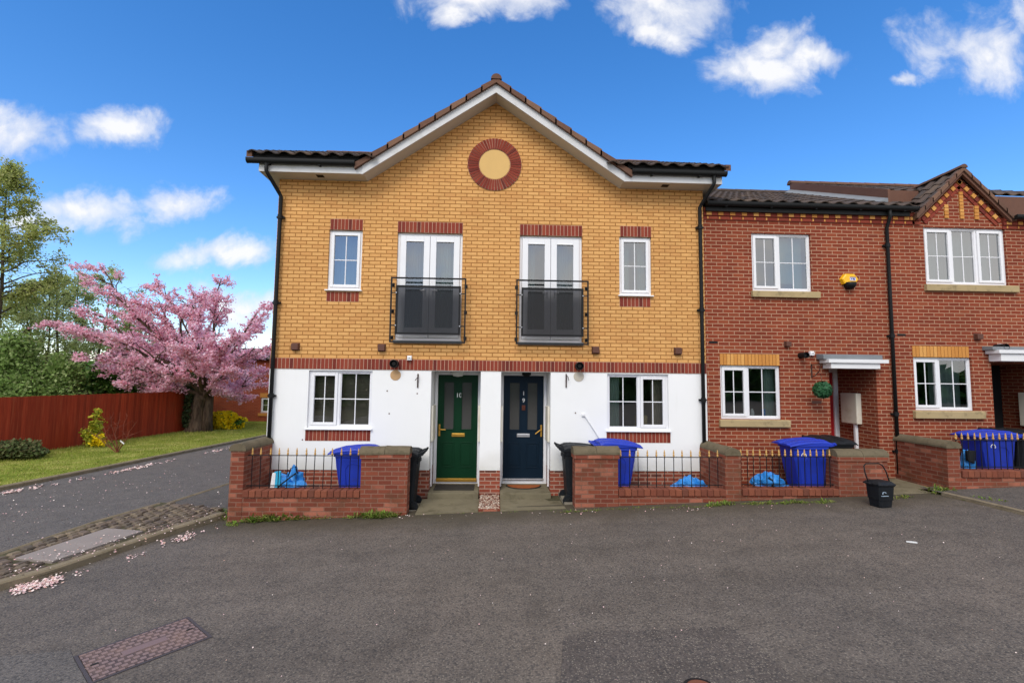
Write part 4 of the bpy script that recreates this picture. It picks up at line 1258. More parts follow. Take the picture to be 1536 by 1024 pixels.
stone_sill(w2u[0] - .05, w2u[1] + .16, w2u[2] - .15, w2u[2] - .003, f)
f = window(h2, *w2g, YR, [(.46, True, 2, 2), (1, False, 2, 2)], glass='glass_low'); curtain(f, w2g[0] + .6, w2g[1], w2g[2], w2g[3], YR + .3, M['curtain'], 5, .02); stone_sill(w2g[0] - .05, w2g[1] + .17, w2g[2] - .16, w2g[2] - .003, f)
soldiers('lintel', X(1368, 525), X(1453, 525), w2g[3], w2g[3] + .235, YR, h2, ('soldier_y', 'mortar_y'))
canopy(h2, 1480, 1640, 519, 524, 541)
mb = MB(); mb.box(po2[0] - .2, po2[1], YR + 1.35, YR + 1.4, .2, 2.8); mb.build('front_door', M['dark'], h2)
mb = MB(); mb.box(po2[1] - .12, po2[1] - .003, 10.0, 10.5, 1.2, 1.95); mb.build('meter_box', M['cream'], h2, bevel=.02)
p = P(1465, 505, YR); vent(h2, p.x, YR, p.z, .07)
p = P(1490, 521, YR); flue(h2, p.x + .05, YR, p.z, .065, .22)
p = P(1499, 519, YR); sensor(h2, p.x, YR, p.z, .045)
mb = MB(); p = P(1352, 502, YR); mb.box(p.x - .09, p.x + .09, YR - .004, YR + .01, p.z - .025, p.z + .02); mb.build('air_brick', M['dark'], h2)
dentils(h2, XP + .002, gcx - ghw + .02, ZR - .235); dentils(h2, gcx + ghw - .02, XE, ZR - .28)
# gable dressing: verge board, pale header bricks, three pale pilaster strips
gt = ga_t.z + .07; gsl = (gt - ZR) / (ghw + .02)
mb = MB()
for s_ in (-1, 1):
    mb.prism([(gcx, gt - .10), (gcx + s_ * (ghw + .08), ZR - .10 - .06 * gsl), (gcx + s_ * (ghw + .08), ZR + .02 - .06 * gsl), (gcx, gt + .02)], YR - .12, YR - .06, 'y')
mb.build('verge_board', M['brownfascia'], h2)
mb = MB(); nb = 5
for s_ in (-1, 1):
    d = Vector((-s_ * (ghw - .02), 0, (gt - .14) - (ZR - .10))); Ld = d.length; d.normalize(); nn_ = Vector((d.z, 0, -d.x)) * (-s_)
    if nn_.z > 0: nn_ = -nn_
    a0 = Vector((gcx + s_ * (ghw - .02), YR, ZR - .07))
    for i in range(12):
        c0 = a0 + d * (Ld * (i + .08) / 12.4) + nn_ * .05; c1 = a0 + d * (Ld * (i + .92) / 12.4) + nn_ * .05
        pts = [c0, c1, c1 + nn_ * .085, c0 + nn_ * .085]
        mb.prism([(q.x, q.z) for q in pts], YR - (.045 if i % 2 else .035), YR + .01, 'y', 1 if i % 2 else 0)
    for i in range(7):
        c0 = a0 + d * (Ld * (i + .03) / 7.6) + nn_ * .145; c1 = a0 + d * (Ld * (i + .97) / 7.6) + nn_ * .145
        pts = [c0, c1, c1 + nn_ * .07, c0 + nn_ * .07]
        mb.prism([(q.x, q.z) for q in pts], YR - .02, YR + .01, 'y', 0)
mb.build('gable_trim', [M['soldier'], M['soldier_y']], h2)
mb = MB()
for px0, px1, py0, py1 in ((1415, 1422, 307, 328), (1437, 1445, 288, 329), (1460, 1467.5, 309, 330)):
    a, b = P(px0, py0, YR), P(px1, py1, YR); n = max(2, round((a.z - b.z) / .075))
    for i in range(n): mb.box(a.x, b.x, YR - .025, YR + .005, b.z + (a.z - b.z) * i / n + .006, b.z + (a.z - b.z) * (i + 1) / n - .004)
mb.build('pilaster_strip', M['soldier_y'], h2)
rp = .46; dzr = .28
mb = MB(); zev = ze + dzr
zr2 = zev + rp * (13.3 - YG)
gy_end = lambda z: YG + (z - zev) / rp
tiles(mb, (XP - .08, YG + .02 + .3, zev + .3 * rp), (1, 0, 0), (0, 1, rp), 17, int(math.hypot(3.6, 3.6 * rp) / .31), .30, .31, keep=lambda c: c.x > XP - .1 and not (c.z < gt - abs(c.x - gcx) * gsl and True) and (c.y > 10.2 or c.x > gcx + .4))
mb.face([(XP, 10.4, zev - .01 + rp * (10.4 - YG)), (XE, 10.4, zev - .01 + rp * (10.4 - YG)), (XE, 13.3, zr2 - .01), (XP, 13.3, zr2 - .01)])
mb.face([(gcx + .3, YG + .3, zev - .01 + rp * .3), (XE, YG + .3, zev - .01 + rp * .3), (XE, 10.4, zev - .01 + rp * (10.4 - YG)), (gcx + .3, 10.4, zev - .01 + rp * (10.4 - YG))])
mb.face([(XP, 17, zev), (XE, 17, zev), (XE, 13.3, zr2 - .01), (XP, 13.3, zr2 - .01)])
for s_ in (-1, 1):
    vv = Vector((-s_, 0, gsl)); wdt = ghw + .14; ll = math.hypot(wdt, wdt * gsl); nn = max(1, round(ll / .31)); hh = ll / nn
    o = Vector((gcx + s_ * wdt, YR - .14, gt - wdt * gsl + .0))
    tiles(mb, o, (0, 1, 0), vv, 12, nn, .30, hh, keep=lambda c: c.z > ze + (c.y - YG) * pr - .05)
    mb.face([(gcx + s_ * wdt, YR - .1, o.z), (gcx + s_ * wdt, 12.8, o.z), (gcx, 12.8, gt), (gcx, YR - .1, gt)])
ro = mb.build('roof', M['tile'], h2, recalc=False)
mb = MB(); ridge_run(mb, (XP - .12, 13.3, zr2 + .04), (XE, 13.3, zr2 + .04), .1); mb.build('ridge_tiles', M['ridge'], ro)
mb = MB(); ridge_run(mb, (gcx, YR - .17, gt + .05), (gcx, 12.6, gt + .05), .07, .4)
mb.build('ridge_tiles', M['ridge'], ro)
for s_ in (-1, 1):                                             # rolled verge tiles along the gable edge
    n = 6; mb = MB()
    for i in range(n):
        a0, a1 = i / n, (i + 1) / n + .02
        xa, xb = gcx + s_ * (ghw + .14) * (1 - a0), gcx + s_ * (ghw + .14) * (1 - min(1, a1))
        za, zb = gt - abs(xa - gcx) * gsl, gt - abs(xb - gcx) * gsl
        mb.hexa([(xa, YR - .155, za - .03), (xb, YR - .155, zb - .03), (xb, YR - .05, zb - .03), (xa, YR - .05, za - .03)], [(xa, YR - .155, za + .075), (xb, YR - .155, zb + .055), (xb, YR - .05, zb + .055), (xa, YR - .05, za + .075)])
    mb.build('verge_tiles', M['ridge'], ro)
mb = MB(); mb.hexa([(XP - .1, 9.9, ze + pr * (9.9 - YG)), (XP - .04, 9.9, ze + pr * (9.9 - YG)), (XP - .04, 13.3, ze + pr * (13.3 - YG)), (XP - .1, 13.3, ze + pr * (13.3 - YG))],
                   [(XP - .1, 9.9, zev + .06 + rp * (9.9 - YG)), (XP - .04, 9.9, zev + .06 + rp * (9.9 - YG)), (XP - .04, 13.3, zr2 + .06), (XP - .1, 13.3, zr2 + .06)]); mb.build('verge_board', M['brownfascia'], h2)
mb = MB(); mb.hexa([(XP - .32, 9.9, ze + .045 + pr * (9.9 - YG)), (XP - .1, 9.9, ze + .05 + pr * (9.9 - YG)), (XP - .1, 13.3, ze + .05 + pr * (13.3 - YG)), (XP - .32, 13.3, ze + .045 + pr * (13.3 - YG))],
                   [(XP - .32, 9.9, ze + .06 + pr * (9.9 - YG)), (XP - .1, 9.9, ze + .14 + pr * (9.9 - YG)), (XP - .1, 13.3, ze + .14 + pr * (13.3 - YG)), (XP - .32, 13.3, ze + .06 + pr * (13.3 - YG))]); mb.build('lead_flashing', M['grey'], h2)
mb = MB(); mb.box(XP - .04, 9.6, 10.20, 10.24, ze + pr * (10.2 - YG) - .05, zev + rp * (10.2 - YG) + .03); mb.build('eaves_board', M['brownfascia'], h2)
mb = MB(); mb.box(gcx + ghw + .05, XE, YG + .31, YG + .34, ZG, zev + rp * .3 - .02); mb.build('eaves_board', M['brownfascia'], h2)
gutter(h2, P(1522, 322, YG).x, XE, YG, P(1530, 325, YG).z, .06)

# hanging topiary ball
def leaf_quad(mb, p, s, n=None, el=1.6):
    a = Vector((R.gauss(0, 1), R.gauss(0, 1), R.gauss(0, 1))).normalized() if n is None else n
    b = a.orthogonal().normalized(); b.rotate(Matrix.Rotation(R.uniform(0, 2 * PI), 3, a)); c = a.cross(b)
    b, c = b * s * el * .5, c * s * .5
    i = len(mb.v)
    mb.v += [p - b, p + c - b * .1, p + b, p - c - b * .1]
    mb.f.append((i, i + 1, i + 2, i + 3)); mb.m.append(0)


p = P(1233.5, 584.5, YR - .33)
t = thing('topiary_ball', 'green artificial topiary ball hanging beside the porch canopy', 'topiary ball', (p.x, p.y, p.z - .17))
mb = MB(); mb.blob(p, (.13, .13, .13), 3, .06); mb.build('core', M['ivy'], t, smooth=True)
mb = MB()
for _ in range(1500):
    d = Vector((R.gauss(0, 1), R.gauss(0, 1), R.gauss(0, 1))).normalized()
    leaf_quad(mb, p + d * R.uniform(.125, .172), .035, (d + Vector((R.uniform(-.6, .6), R.uniform(-.6, .6), R.uniform(-.6, .6)))).normalized())
mb.build('leaves', M['leaf_ball'], t, recalc=False)
mb = MB(); mb.tube([p + Vector((0, 0, .15)), p + Vector((-.02, 0, .3)), P(1219, 549, YR - .34)], .004, 5); mb.build('chain', M['iron'], t)

# ------------------------------------------------------------------ front garden walls with railings
def coping(mb, a, b, w, z, h=.13):
    """half-round weathered coping from a to b (xy), w wide"""
    a, b = Vector((a[0], a[1], 0)), Vector((b[0], b[1], 0)); d = (b - a).normalized(); s_ = Vector((-d.y, d.x, 0))
    L = (b - a).length; n = max(1, round(L / .45)); ns = 9
    for i in range(n):
        p0, p1 = a + d * (L * i / n + .003), a + d * (L * (i + 1) / n - .003)
        vs = []; prof = [(-w / 2, -.0), (-w / 2, .035)] + [(-math.cos(PI * k / 8) * w / 2 * .96, .035 + math.sin(PI * k / 8) * (h - .035)) for k in range(1, 8)] + [(w / 2, .035), (w / 2, 0)]
        jz = R.uniform(-.004, .004)
        mseg = 4
        for q in range(mseg + 1):
            pp = p0.lerp(p1, q / mseg)
            for (u_, hh) in prof:
                v_ = pp + s_ * u_; k_ = noise.noise(Vector((v_.x * 7, v_.y * 7, hh * 9 + z))) * .008
                vs.append((v_.x + k_ * .5, v_.y + k_ * .5, z + hh + jz + k_))
        m_ = len(prof); fs = []
        for q in range(mseg):
            for k in range(m_ - 1): fs.append((q * m_ + k, q * m_ + k + 1, (q + 1) * m_ + k + 1, (q + 1) * m_ + k))
            fs.append((q * m_ + m_ - 1, q * m_, (q + 1) * m_, (q + 1) * m_ + m_ - 1))
        fs += [tuple(range(m_)), tuple(range(mseg * m_, (mseg + 1) * m_))]
        mb.add(vs, fs)


def lid_bricks(mb, x0, x1, y0, y1, z0, z1, pitch=.075 * 1.45):
    n = max(1, round((x1 - x0) / pitch)); p = (x1 - x0) / n
    for i in range(n):
        j = R.uniform(-.004, .004)
        mb.box(x0 + i * p + .004, x0 + (i + 1) * p - .004, y0 + j, y1 + j, z0, z1 + j * .6)


def railing(parent, x0, x1, y, z0, z1, n):
    mb = MB(); mb.box(x0, x1, y - .012, y + .012, z1 - .006, z1 + .006); mb.box(x0, x1, y - .012, y + .012, z0 + .045, z0 + .057)
    ro = mb.build('railing', M['iron'], parent, label=None)
    for i in range(n):
        x = x0 + (x1 - x0) * (i + .5) / n + R.uniform(-.006, .006)
        mb = MB(); lean = R.uniform(-.006, .006); mb.tube([(x, y, z0 + .005), (x + lean, y, z1 + .01)], .0075, 8); mb.build('bar', M['iron'], ro)
        mb = MB(); mb.lathe([(.009, 0), (.019, .02), (.016, .04), (.008, .05), (.016, .062), (.012, .085), (.004, .125)], (x + lean, y, z1 + .006), 'z', 8); mb.build('finial', M['gold'], ro)
    return ro


def capstones(parent, *segs, label=None):
    for (a, b, w, z) in segs:
        mb = MB(); coping(mb, a, b, w, z); mb.build('coping', M['coping'], parent, smooth=False)


WT = .23
# left garden of the yellow house
x_l = P(345, 700, YF).x
xp0, xp1 = P(541, 720, YF).x, P(611.5, 720, YF).x
zd = P(450, 735, YF).z
zc = P(541, 681, YF).z
zl = P(352, 676, YF).z
g1 = thing('garden_wall', 'red brick garden wall with gold tipped railings below the left ground floor window', 'garden wall', (-3, YF, gz(-3)))
mb = MB()
mb.box(x_l, x_l + WT, YF, Y0 - .0, -.5, zl - .0); mb.box(xp0, xp1, YF - .02, YF + WT, -.5, zc - .075)
mb.box(x_l + WT + .002, xp0 - .002, YF, YF + WT, -.5, zd - .115)
mb.box(xp0 - .02, xp1 + .02, YF - .04, YF + WT + .02, zc - .075, zc)
mb.build('brickwork', M['gbrick'], g1, bevel=.006)
mb = MB(); lid_bricks(mb, x_l + WT + .004, xp0 - .004, YF - .03, YF + WT + .02, zd - .113, zd); mb.build('wall_top', M['capbrick'], g1, bevel=.006)
capstones(g1, ((x_l + WT / 2, YF - .02), (x_l + WT / 2, Y0), WT + .05, zl), ((xp0 - .03, YF + .1), (xp1 + .03, YF + .1), WT + .07, zc))
railing(g1, x_l + WT, xp0, YF + .12, zd, P(450, 684.5, YF).z, 13)
# right garden, sharing the party return
x2a, x2b = P(862, 720, YF).x, P(927, 720, YF).x
xr0, xr1 = P(1088, 715, YF).x, P(1112, 715, YF).x
zd2 = P(1010, 733.5, YF).z
zc2 = P(862, 681, YF).z
zr = P(1100, 683, YF).z
g2 = thing('garden_wall', 'red brick garden wall with railings right of the blue door, ending in a sloping coped return', 'garden wall', (3, YF, gz(3)))
mb = MB()
mb.box(x2a, x2b, YF - .02, YF + WT, -.5, zc2 - .075); mb.box(x2a - .02, x2b + .02, YF - .04, YF + WT + .02, zc2 - .075, zc2)
mb.box(xr0, xr1, YF, Y0, -.5, zr); mb.box(x2b + .002, xr0 - .002, YF, YF + WT, -.5, zd2 - .115)
mb.build('brickwork', M['gbrick'], g2, bevel=.006)
mb = MB(); lid_bricks(mb, x2b + .004, xr0 - .004, YF - .03, YF + WT + .02, zd2 - .113, zd2); mb.build('wall_top', M['capbrick'], g2, bevel=.006)
capstones(g2, ((x2a - .03, YF + .1), (x2b + .03, YF + .1), WT + .07, zc2), (((xr0 + xr1) / 2, YF - .02), ((xr0 + xr1) / 2, Y0), WT + .05, zr))
railing(g2, x2b, xr0, YF + .12, zd2, P(1000, 687, YF).z, 12)
# first red house's wall
x3a, x3b = P(1257, 715, YF).x, P(1331, 715, YF).x
zd3 = P(1180, 733, YF).z; zc3 = P(1290, 685, YF).z
g3 = thing('garden_wall', 'low red brick wall with railings in front of the red door, with a short thick end pillar', 'garden wall', (5.5, YF, gz(5.5)))
mb = MB()
mb.box(x3a, x3b, YF - .02, YF + WT + .1, -.5, zc3 - .075); mb.box(x3a - .02, x3b + .02, YF - .04, YF + WT + .12, zc3 - .075, zc3); mb.box(xr1 + .003, x3a - .002, YF, YF + WT, -.5, zd3 - .115)
mb.build('brickwork', M['gbrick'], g3, bevel=.006)
mb = MB(); lid_bricks(mb, xr1 + .006, x3a - .004, YF - .03, YF + WT + .02, zd3 - .113, zd3); mb.build('wall_top', M['capbrick'], g3, bevel=.006)
capstones(g3, ((x3a - .02, YF + .13), (x3b + .03, YF + .13), WT + .1, zc3))
railing(g3, xr1, x3a, YF + .12, zd3, P(1180, 686, YF).z, 15)
# second red house's wall
x4 = P(1441, 700, YF).x
zd4 = P(1500, 706, YF).z; zl4 = P(1440, 672, YF).z
g4 = thing('garden_wall', 'red brick garden wall and coped return at the right edge before the last house', 'garden wall', (9.5, YF, gz(9.5)))
mb = MB(); mb.box(x4 - .24, x4, YF, YR, -.4, zl4); mb.box(x4 + .002, 13.5, YF, YF + WT, -.4, zd4 - .115)
mb.build('brickwork', M['gbrick'], g4, bevel=.006)
mb = MB(); lid_bricks(mb, x4 + .004, 13.5, YF - .03, YF + WT + .02, zd4 - .113, zd4); mb.build('wall_top', M['capbrick'], g4, bevel=.006)
capstones(g4, ((x4 - .12, YF - .02), (x4 - .12, YR), WT + .05, zl4))
railing(g4, x4, x4 + 1.9, YF + .12, zd4, P(1500, 661, YF).z, 16)

# paths and steps (ground)
def quad_sheet(name, mat, pts, bevel=0):
    mb = MB(); n = len(pts); mb.add([(x, y, z) for x, y, z in pts] + [(x, y, z - .2) for x, y, z in pts], [tuple(range(n))] + [(i, i + n, (i + 1) % n + n, (i + 1) % n) for i in range(n)])
    return kind(mb.build(name, mat, bevel=bevel))


zp = gz(0) + .012
quad_sheet('path', M['path'], [(-1.27, 8.42, gz(-1.2) + .02), (-.205, 8.42, gz(-.2) + .02), (-.205, 9.27, zp), (-1.27, 9.27, zp)])
quad_sheet('path', M['path'], [(.175, 8.42, gz(.2) + .02), (1.30, 8.42, gz(1.2) + .02), (1.30, 9.27, zp), (.175, 9.27, zp)])
quad_sheet('step', M['path'], [(-1.185, 9.28, -.035), (-.225, 9.28, -.035), (-.225, YD, -.03), (-1.185, YD, -.03)], .012)
quad_sheet('step', M['path'], [(.185, 9.28, -.035), (1.155, 9.28, -.035), (1.155, YD, -.03), (.185, YD, -.03)], .012)
quad_sheet('path', M['path'], [(x3b + .02, 8.45, gz(7) + .012), (x4 - .25, 8.45, gz(8) + .012), (x4 - .25, 9.6, gz(8) + .03), (x3b + .02, 9.6, gz(7) + .03)])
quad_sheet('garden_floor', M['concrete'], [(x_l + WT, YF + WT, -.2), (-1.3, YF + WT, -.2), (-1.3, Y0, -.2), (x_l + WT, Y0, -.2)])
quad_sheet('garden_floor', M['concrete'], [(1.32, YF + WT, -.06), (xr0, YF + WT, -.06), (xr0, Y0, -.06), (1.32, Y0, -.06)])
quad_sheet('garden_floor', M['concrete'], [(xr1, YF + WT, .0), (x3b, YF + WT, .0), (x3b, YR, .0), (xr1, YR, .0)])
quad_sheet('garden_floor', M['concrete'], [(x4, YF + WT, .16), (13.5, YF + WT, .16), (13.5, YR, .16), (x4, YR, .16)])
# pebble-dashed strip between the paths
mb = MB(); mb.box(-.2, .17, 8.44, 9.48, -.4, zp + .03); kind(mb.build('pebble_bed', M['gbrick']))
mb = MB()
for _ in range(650):
    x, y = R.uniform(-.19, .16), R.uniform(8.45, 9.47); s_ = R.uniform(.009, .022)
    mb.blob((x, y, zp + .03 + s_ * .25), (s_, s_ * R.uniform(.7, 1), s_ * .6), R.random() * 9, .15, 1.5, 6, 4)
kind(mb.build('pebbles', M['pebble'], recalc=False), 'stuff')
# doormats
t = thing('doormat', 'flat grey rubber doormat on the step below the green door', 'doormat', (-.70, 9.72, -.03))
mb = MB(); mb.box(-1.1, -.32, 9.50, 9.98, -.031, -.018); mb.build('mat_base', M['matgrey'], t, bevel=.004)
mb = MB()
for i in range(18): mb.box(-1.07 + i * .041, -1.052 + i * .041, 9.53, 9.95, -.018, -.012)
mb.build('ribs', M['matgrey'], t)
t = thing('doormat', 'half round brown coir doormat on the step below the blue door', 'doormat', (.67, 9.9, -.03))
mb = MB(); a_ = [(.67 + .36 * math.cos(PI + PI * k / 20), 9.92 + .32 * math.sin(PI + PI * k / 20)) for k in range(21)]
mb.prism(a_, -.031, -.017, 'z'); mb.build('rubber_edge', M['matedge'], t)
mb = MB(); a_ = [(.67 + .335 * math.cos(PI + PI * k / 20), 9.905 + .285 * math.sin(PI + PI * k / 20)) for k in range(21)]
mb.prism(a_, -.017, -.008, 'z'); mb.build('coir', M['mat'], t)

# ------------------------------------------------------------------ wheelie bins
def make_bin(name, label, mat, loc, rz, group, horn=1.0, lip=.0):
    t = thing(name, label, 'wheelie bin', (0, 0, 0), 0, group)
    mb = MB()
    def ring(w, d, yo, z, c=.05):
        w, d = w / 2, d / 2
        return [(-w + c, yo - d, z), (w - c, yo - d, z), (w, yo - d + c, z), (w, yo + d - c, z), (w - c, yo + d, z), (-w + c, yo + d, z), (-w, yo + d - c, z), (-w, yo - d + c, z)]
    rs = [ring(.44, .46, .03, .03), ring(.455, .49, .02, .22), ring(.50, .58, .0, .60), ring(.535, .64, -.01, .90), ring(.535, .64, -.01, .905), ring(.575, .68, -.01, .915), ring(.58, .69, -.01, .985), ring(.54, .65, -.01, .985), ring(.5, .6, -.01, .7)]
    vs = [v for r in rs for v in r]
    fs = [(8 * i + k, 8 * i + (k + 1) % 8, 8 * i + 8 + (k + 1) % 8, 8 * i + 8 + k) for i in range(len(rs) - 1) for k in range(8)] + [tuple(range(7, -1, -1))]
    mb.add(vs, fs)
    # raised panel outline on the front and arch on the sides
    def yfront(z): return -.20 - (z - .03) * .142
    for x in (-.15, .15): mb.tube([(x * .9, yfront(.2) + .003, .2), (x, yfront(.72) + .003, .72)], .008, 6)
    mb.tube([(-.15, yfront(.72), .72), (-.10, yfront(.79), .79), (.10, yfront(.79), .79), (.15, yfront(.72), .72)], .008, 6)
    for s_ in (-1, 1):
        xs = lambda z: s_ * (.222 + (z - .03) * .0515 + .002)
        mb.tube([(xs(.1), -.10, .1), (xs(.7), -.14, .7), (xs(.78), -.09, .78), (xs(.8), 0, .8), (xs(.78), .09, .78), (xs(.7), .14, .7), (xs(.1), .12, .1)], .008, 6)
    mb.box(-.2, .2, .27, .33, .84, .9)
    body = mb.build('body', mat, t)
    # lid: crowned shell with a raised back and a handle bar behind
    mb = MB()
    prof = [(-.385 - lip, .965), (-.385 - lip, .985), (-.35, 1.01), (-.27, 1.035), (-.05, 1.06), (.15, 1.07), (.27, 1.065), (.335, 1.04), (.345, .975)]
    st = [(-.305, -.03), (-.29, -.005), (-.2, .004), (-.19, .016), (-.06, .018), (-.05, .006), (.05, .006), (.06, .018), (.19, .016), (.2, .004), (.29, -.005), (.305, -.03)]
    vs = []
    for x, dz in st:
        for i, (y, z) in enumerate(prof):
            edge = i in (0, 8)
            vs.append((x, y, z + (0 if edge else dz) if not edge else z))
    n = len(prof)
    fs = [(a * n + i, a * n + i + 1, (a + 1) * n + i + 1, (a + 1) * n + i) for a in range(len(st) - 1) for i in range(n - 1)]
    fs += [tuple(range(n)), tuple(range((len(st) - 1) * n, len(st) * n)), ]
    fs += [(a * n, (a + 1) * n, (a + 1) * n + n - 1, a * n + n - 1) for a in range(len(st) - 1)]
    mb.add(vs, fs)
    lid = mb.build('lid', mat, t, bevel=.006)
    mb = MB()
    for x in (-.24, 0, .24): mb.prism([(.31, .95), (.31, 1.03), (.40, 1.02 + .04 * horn), (.44, 1.03 + .055 * horn), (.455, 1.0 + .06 * horn), (.42, .97 + .03 * horn)], x - .022, x + .022, 'x')
    mb.tube([(-.285, .43, 1.0 + .055 * horn), (.285, .43, 1.0 + .055 * horn)], .018, 10)
    mb.build('handle', mat, t, bevel=.004)
    for s_ in (-1, 1):
        mb = MB(); mb.lathe([(.05, -.025), (.095, -.025), (.1, -.015), (.1, .015), (.095, .025), (.05, .025)], (s_ * .235, .25, .1), 'x', 24)
        w = mb.build('wheel', M['binblack'], t)
        mb = MB(); mb.lathe([(.05, .0), (.05, s_ * .028), (.02, s_ * .034)], (s_ * .235, .25, .1), 'x', 16); mb.build('hub', M['blackpl'], w)
    mb = MB(); mb.tube([(-.21, .25, .1), (.21, .25, .1)], .012, 8); mb.build('axle', M['iron'], t)
    t.location = loc; t.rotation_euler = (0, 0, rz)
    return t


BG, KG = 'blue recycling bins in the front gardens', 'black wheelie bins by the houses'
blue0 = make_bin('wheelie_bin', 'blue wheelie bin beside a black bin, behind the railings left of the short end pillar', M['binblue'], (0, 0, 0), 0, BG, .1, .055)
px_ = P(1221, 700, 8.80)
blue0.location = (px_.x - .07, 8.98, .0 - .02); blue0.rotation_euler = (0, 0, -PI / 2)
dup(blue0, (P(522, 700, 8.95).x + .15, 9.0, -.2), -PI / 2, 'blue wheelie bin seen side on behind the railings below the left ground floor window')
dup(blue0, (P(924, 700, 9.05).x - .02, 9.05, -.07), PI / 2, 'blue wheelie bin half hidden by the brick pillar right of the blue door')
b4 = dup(blue0, (P(1494, 680, 8.85).x, 9.0, .16), -PI / 2, 'blue wheelie bin behind the railings at the right edge of the picture')
black0 = make_bin('wheelie_bin', 'black wheelie bin left of the green door, tucked behind the brick pillar', M['binblack'], (0, 0, 0), 0, KG)
black0.location = (P(612, 720, 8.95).x - .13, 9.0, gz(-1.3) - .05); black0.rotation_euler = (0, 0, -PI / 2)
dup(black0, (P(860, 720, 8.95).x + .13, 9.0, gz(1.3) - .05), PI / 2, 'black wheelie bin right of the blue door, tucked behind the brick pillar')
dup(black0, (P(1262, 700, 9.1).x - .17, 9.2, -.0), 0, 'black wheelie bin behind the blue bin, in front of the red door')
dup(black0, (P(1499, 680, 8.85).x + .66, 9.15, .16), 0, 'black wheelie bin cut off by the right edge of the picture')

for t in (blue0, b4):                                          # recycling ring on the side towards the street
    mb = MB(); z = .80; xs = .222 + (z - .03) * .0515 + .004
    for k in range(10):
        a0, a1 = -.6 + k * .42, -.6 + k * .42 + .36
        q = [(-.17 + r * math.cos(a), z + r * math.sin(a)) for r, a in ((.036, a0), (.050, a0), (.050, a1), (.036, a1))]
        mb.prism(q, xs - .01, xs + .003, 'x')
    local_build(mb, 'emblem', M['white'], t)

# black food caddy in the road
p = G(1321, 759)
t = thing('food_waste_caddy', 'small black food waste caddy with raised handle standing in the road by the pillar', 'caddy', (p.x, p.y, gz(p.x)), .12)
mb = MB()
def rr(w, d, z, c=.03):
    w *= .76; d *= .92; z *= .94
    return [(-w + c, -d, z), (w - c, -d, z), (w, -d + c, z), (w, d - c, z), (w - c, d, z), (-w + c, d, z), (-w, d - c, z), (-w, -d + c, z)]
rs = [rr(.15, .12, .0), rr(.155, .125, .02), rr(.165, .135, .13), rr(.175, .145, .135), rr(.19, .155, .36), rr(.205, .17, .37), rr(.205, .17, .385)]
mb.add([v for r in rs for v in r], [(8 * i + k, 8 * i + (k + 1) % 8, 8 * i + 8 + (k + 1) % 8, 8 * i + 8 + k) for i in range(len(rs) - 1) for k in range(8)] + [tuple(range(7, -1, -1)), tuple(range(48, 56))])
local_build(mb, 'body', M['binblack'], t)
mb = MB(); rs = [rr(.215, .18, .386), rr(.215, .18, .40), rr(.17, .135, .44), rr(.1, .08, .45)]
mb.add([v for r in rs for v in r], [(8 * i + k, 8 * i + (k + 1) % 8, 8 * i + 8 + (k + 1) % 8, 8 * i + 8 + k) for i in range(3) for k in range(8)] + [tuple(range(7, -1, -1)), tuple(range(24, 32))])
mb.box(-.26, -.2, -.06, .06, .375, .395)
local_build(mb, 'lid', M['binblack'], t, bevel=.004)
mb = MB(); mb.tube([(-.20, .0, .36), (-.21, .06, .55), (-.195, .085, .64), (-.15, .095, .675), (.1, .095, .675), (.16, .085, .64), (.195, .06, .55), (.2, .0, .36)], .010, 8); local_build(mb, 'handle', M['blackpl'], t, smooth=True)
mb = MB()
for k in range(7):
    a0, a1 = .3 + k * .5, .3 + k * .5 + .4
    q = [(-.075 + 1.5 * r * math.cos(a), .24 + r * math.sin(a)) for r, a in ((.016, a0), (.026, a0), (.026, a1), (.016, a1))]
    mb.prism(q, -.153, -.145, 'y')
mb.box(-.13, .0, -.152, -.143, .195, .203); local_build(mb, 'emblem', m_plain('faded_emblem', (.35, .45, .55), .6), t)

# recycling sacks
def cpts(px, py, Y): return P(px, py, Y)
p = P(435, 722, 8.85)
t = thing('recycling_sack', 'bright blue slumped sack with black strap and turquoise flap, in the left garden', 'sack', (p.x, p.y, -.12))
mb = MB(); mb.blob((p.x, p.y, .12), (.30, .2, .24), 1, .45, 1.7, 28, 18, floor=-.118); mb.blob((p.x + .1, p.y, .26), (.14, .12, .20), 2, .5, 1.8); mb.build('sack_body', M['bagblue'], t)
mb = MB(); mb.hexa([(p.x - .2, p.y - .2, .05), (p.x - .09, p.y - .2, .05), (p.x - .09, p.y - .15, .05), (p.x - .2, p.y - .15, .05)], [(p.x - .22, p.y - .15, .46), (p.x - .10, p.y - .17, .48), (p.x - .1, p.y - .13, .48), (p.x - .22, p.y - .11, .46)]); mb.build('flap', M['bagcyan'], t, bevel=.012)
mb = MB(); mb.tube([(p.x - .22, p.y - .24, .08), (p.x - .05, p.y - .24, .27), (p.x + .1, p.y - .2, .39), (p.x + .16, p.y - .16, .44)], .013, 6); mb.tube([(p.x + .02, p.y - .14, .38), (p.x + .06, p.y - .14, .52), (p.x + .14, p.y - .14, .55), (p.x + .19, p.y - .14, .42)], .01, 6); mb.build('strap', M['binblack'], t, smooth=True)
mb = MB(); mb.blob((p.x + .36, p.y - .05, .06), (.14, .1, .11), 5, .4, 2, floor=-.118); mb.build('green_end', M['baggreen'], t)
p2 = P(408, 715, 8.68)
t = thing('carton', 'slim white carton standing against the railing end of the left garden', 'carton', (p2.x, p2.y, -.12))
mb = MB(); mb.hexa([(p2.x - .04, p2.y - .04, -.12), (p2.x + .05, p2.y - .04, -.12), (p2.x + .05, p2.y + .04, -.12), (p2.x - .04, p2.y + .04, -.12)], [(p2.x + .0, p2.y, .44), (p2.x + .06, p2.y, .44), (p2.x + .06, p2.y + .05, .44), (p2.x + .0, p2.y + .05, .44)]); mb.build('carton_body', M['white'], t, bevel=.004)
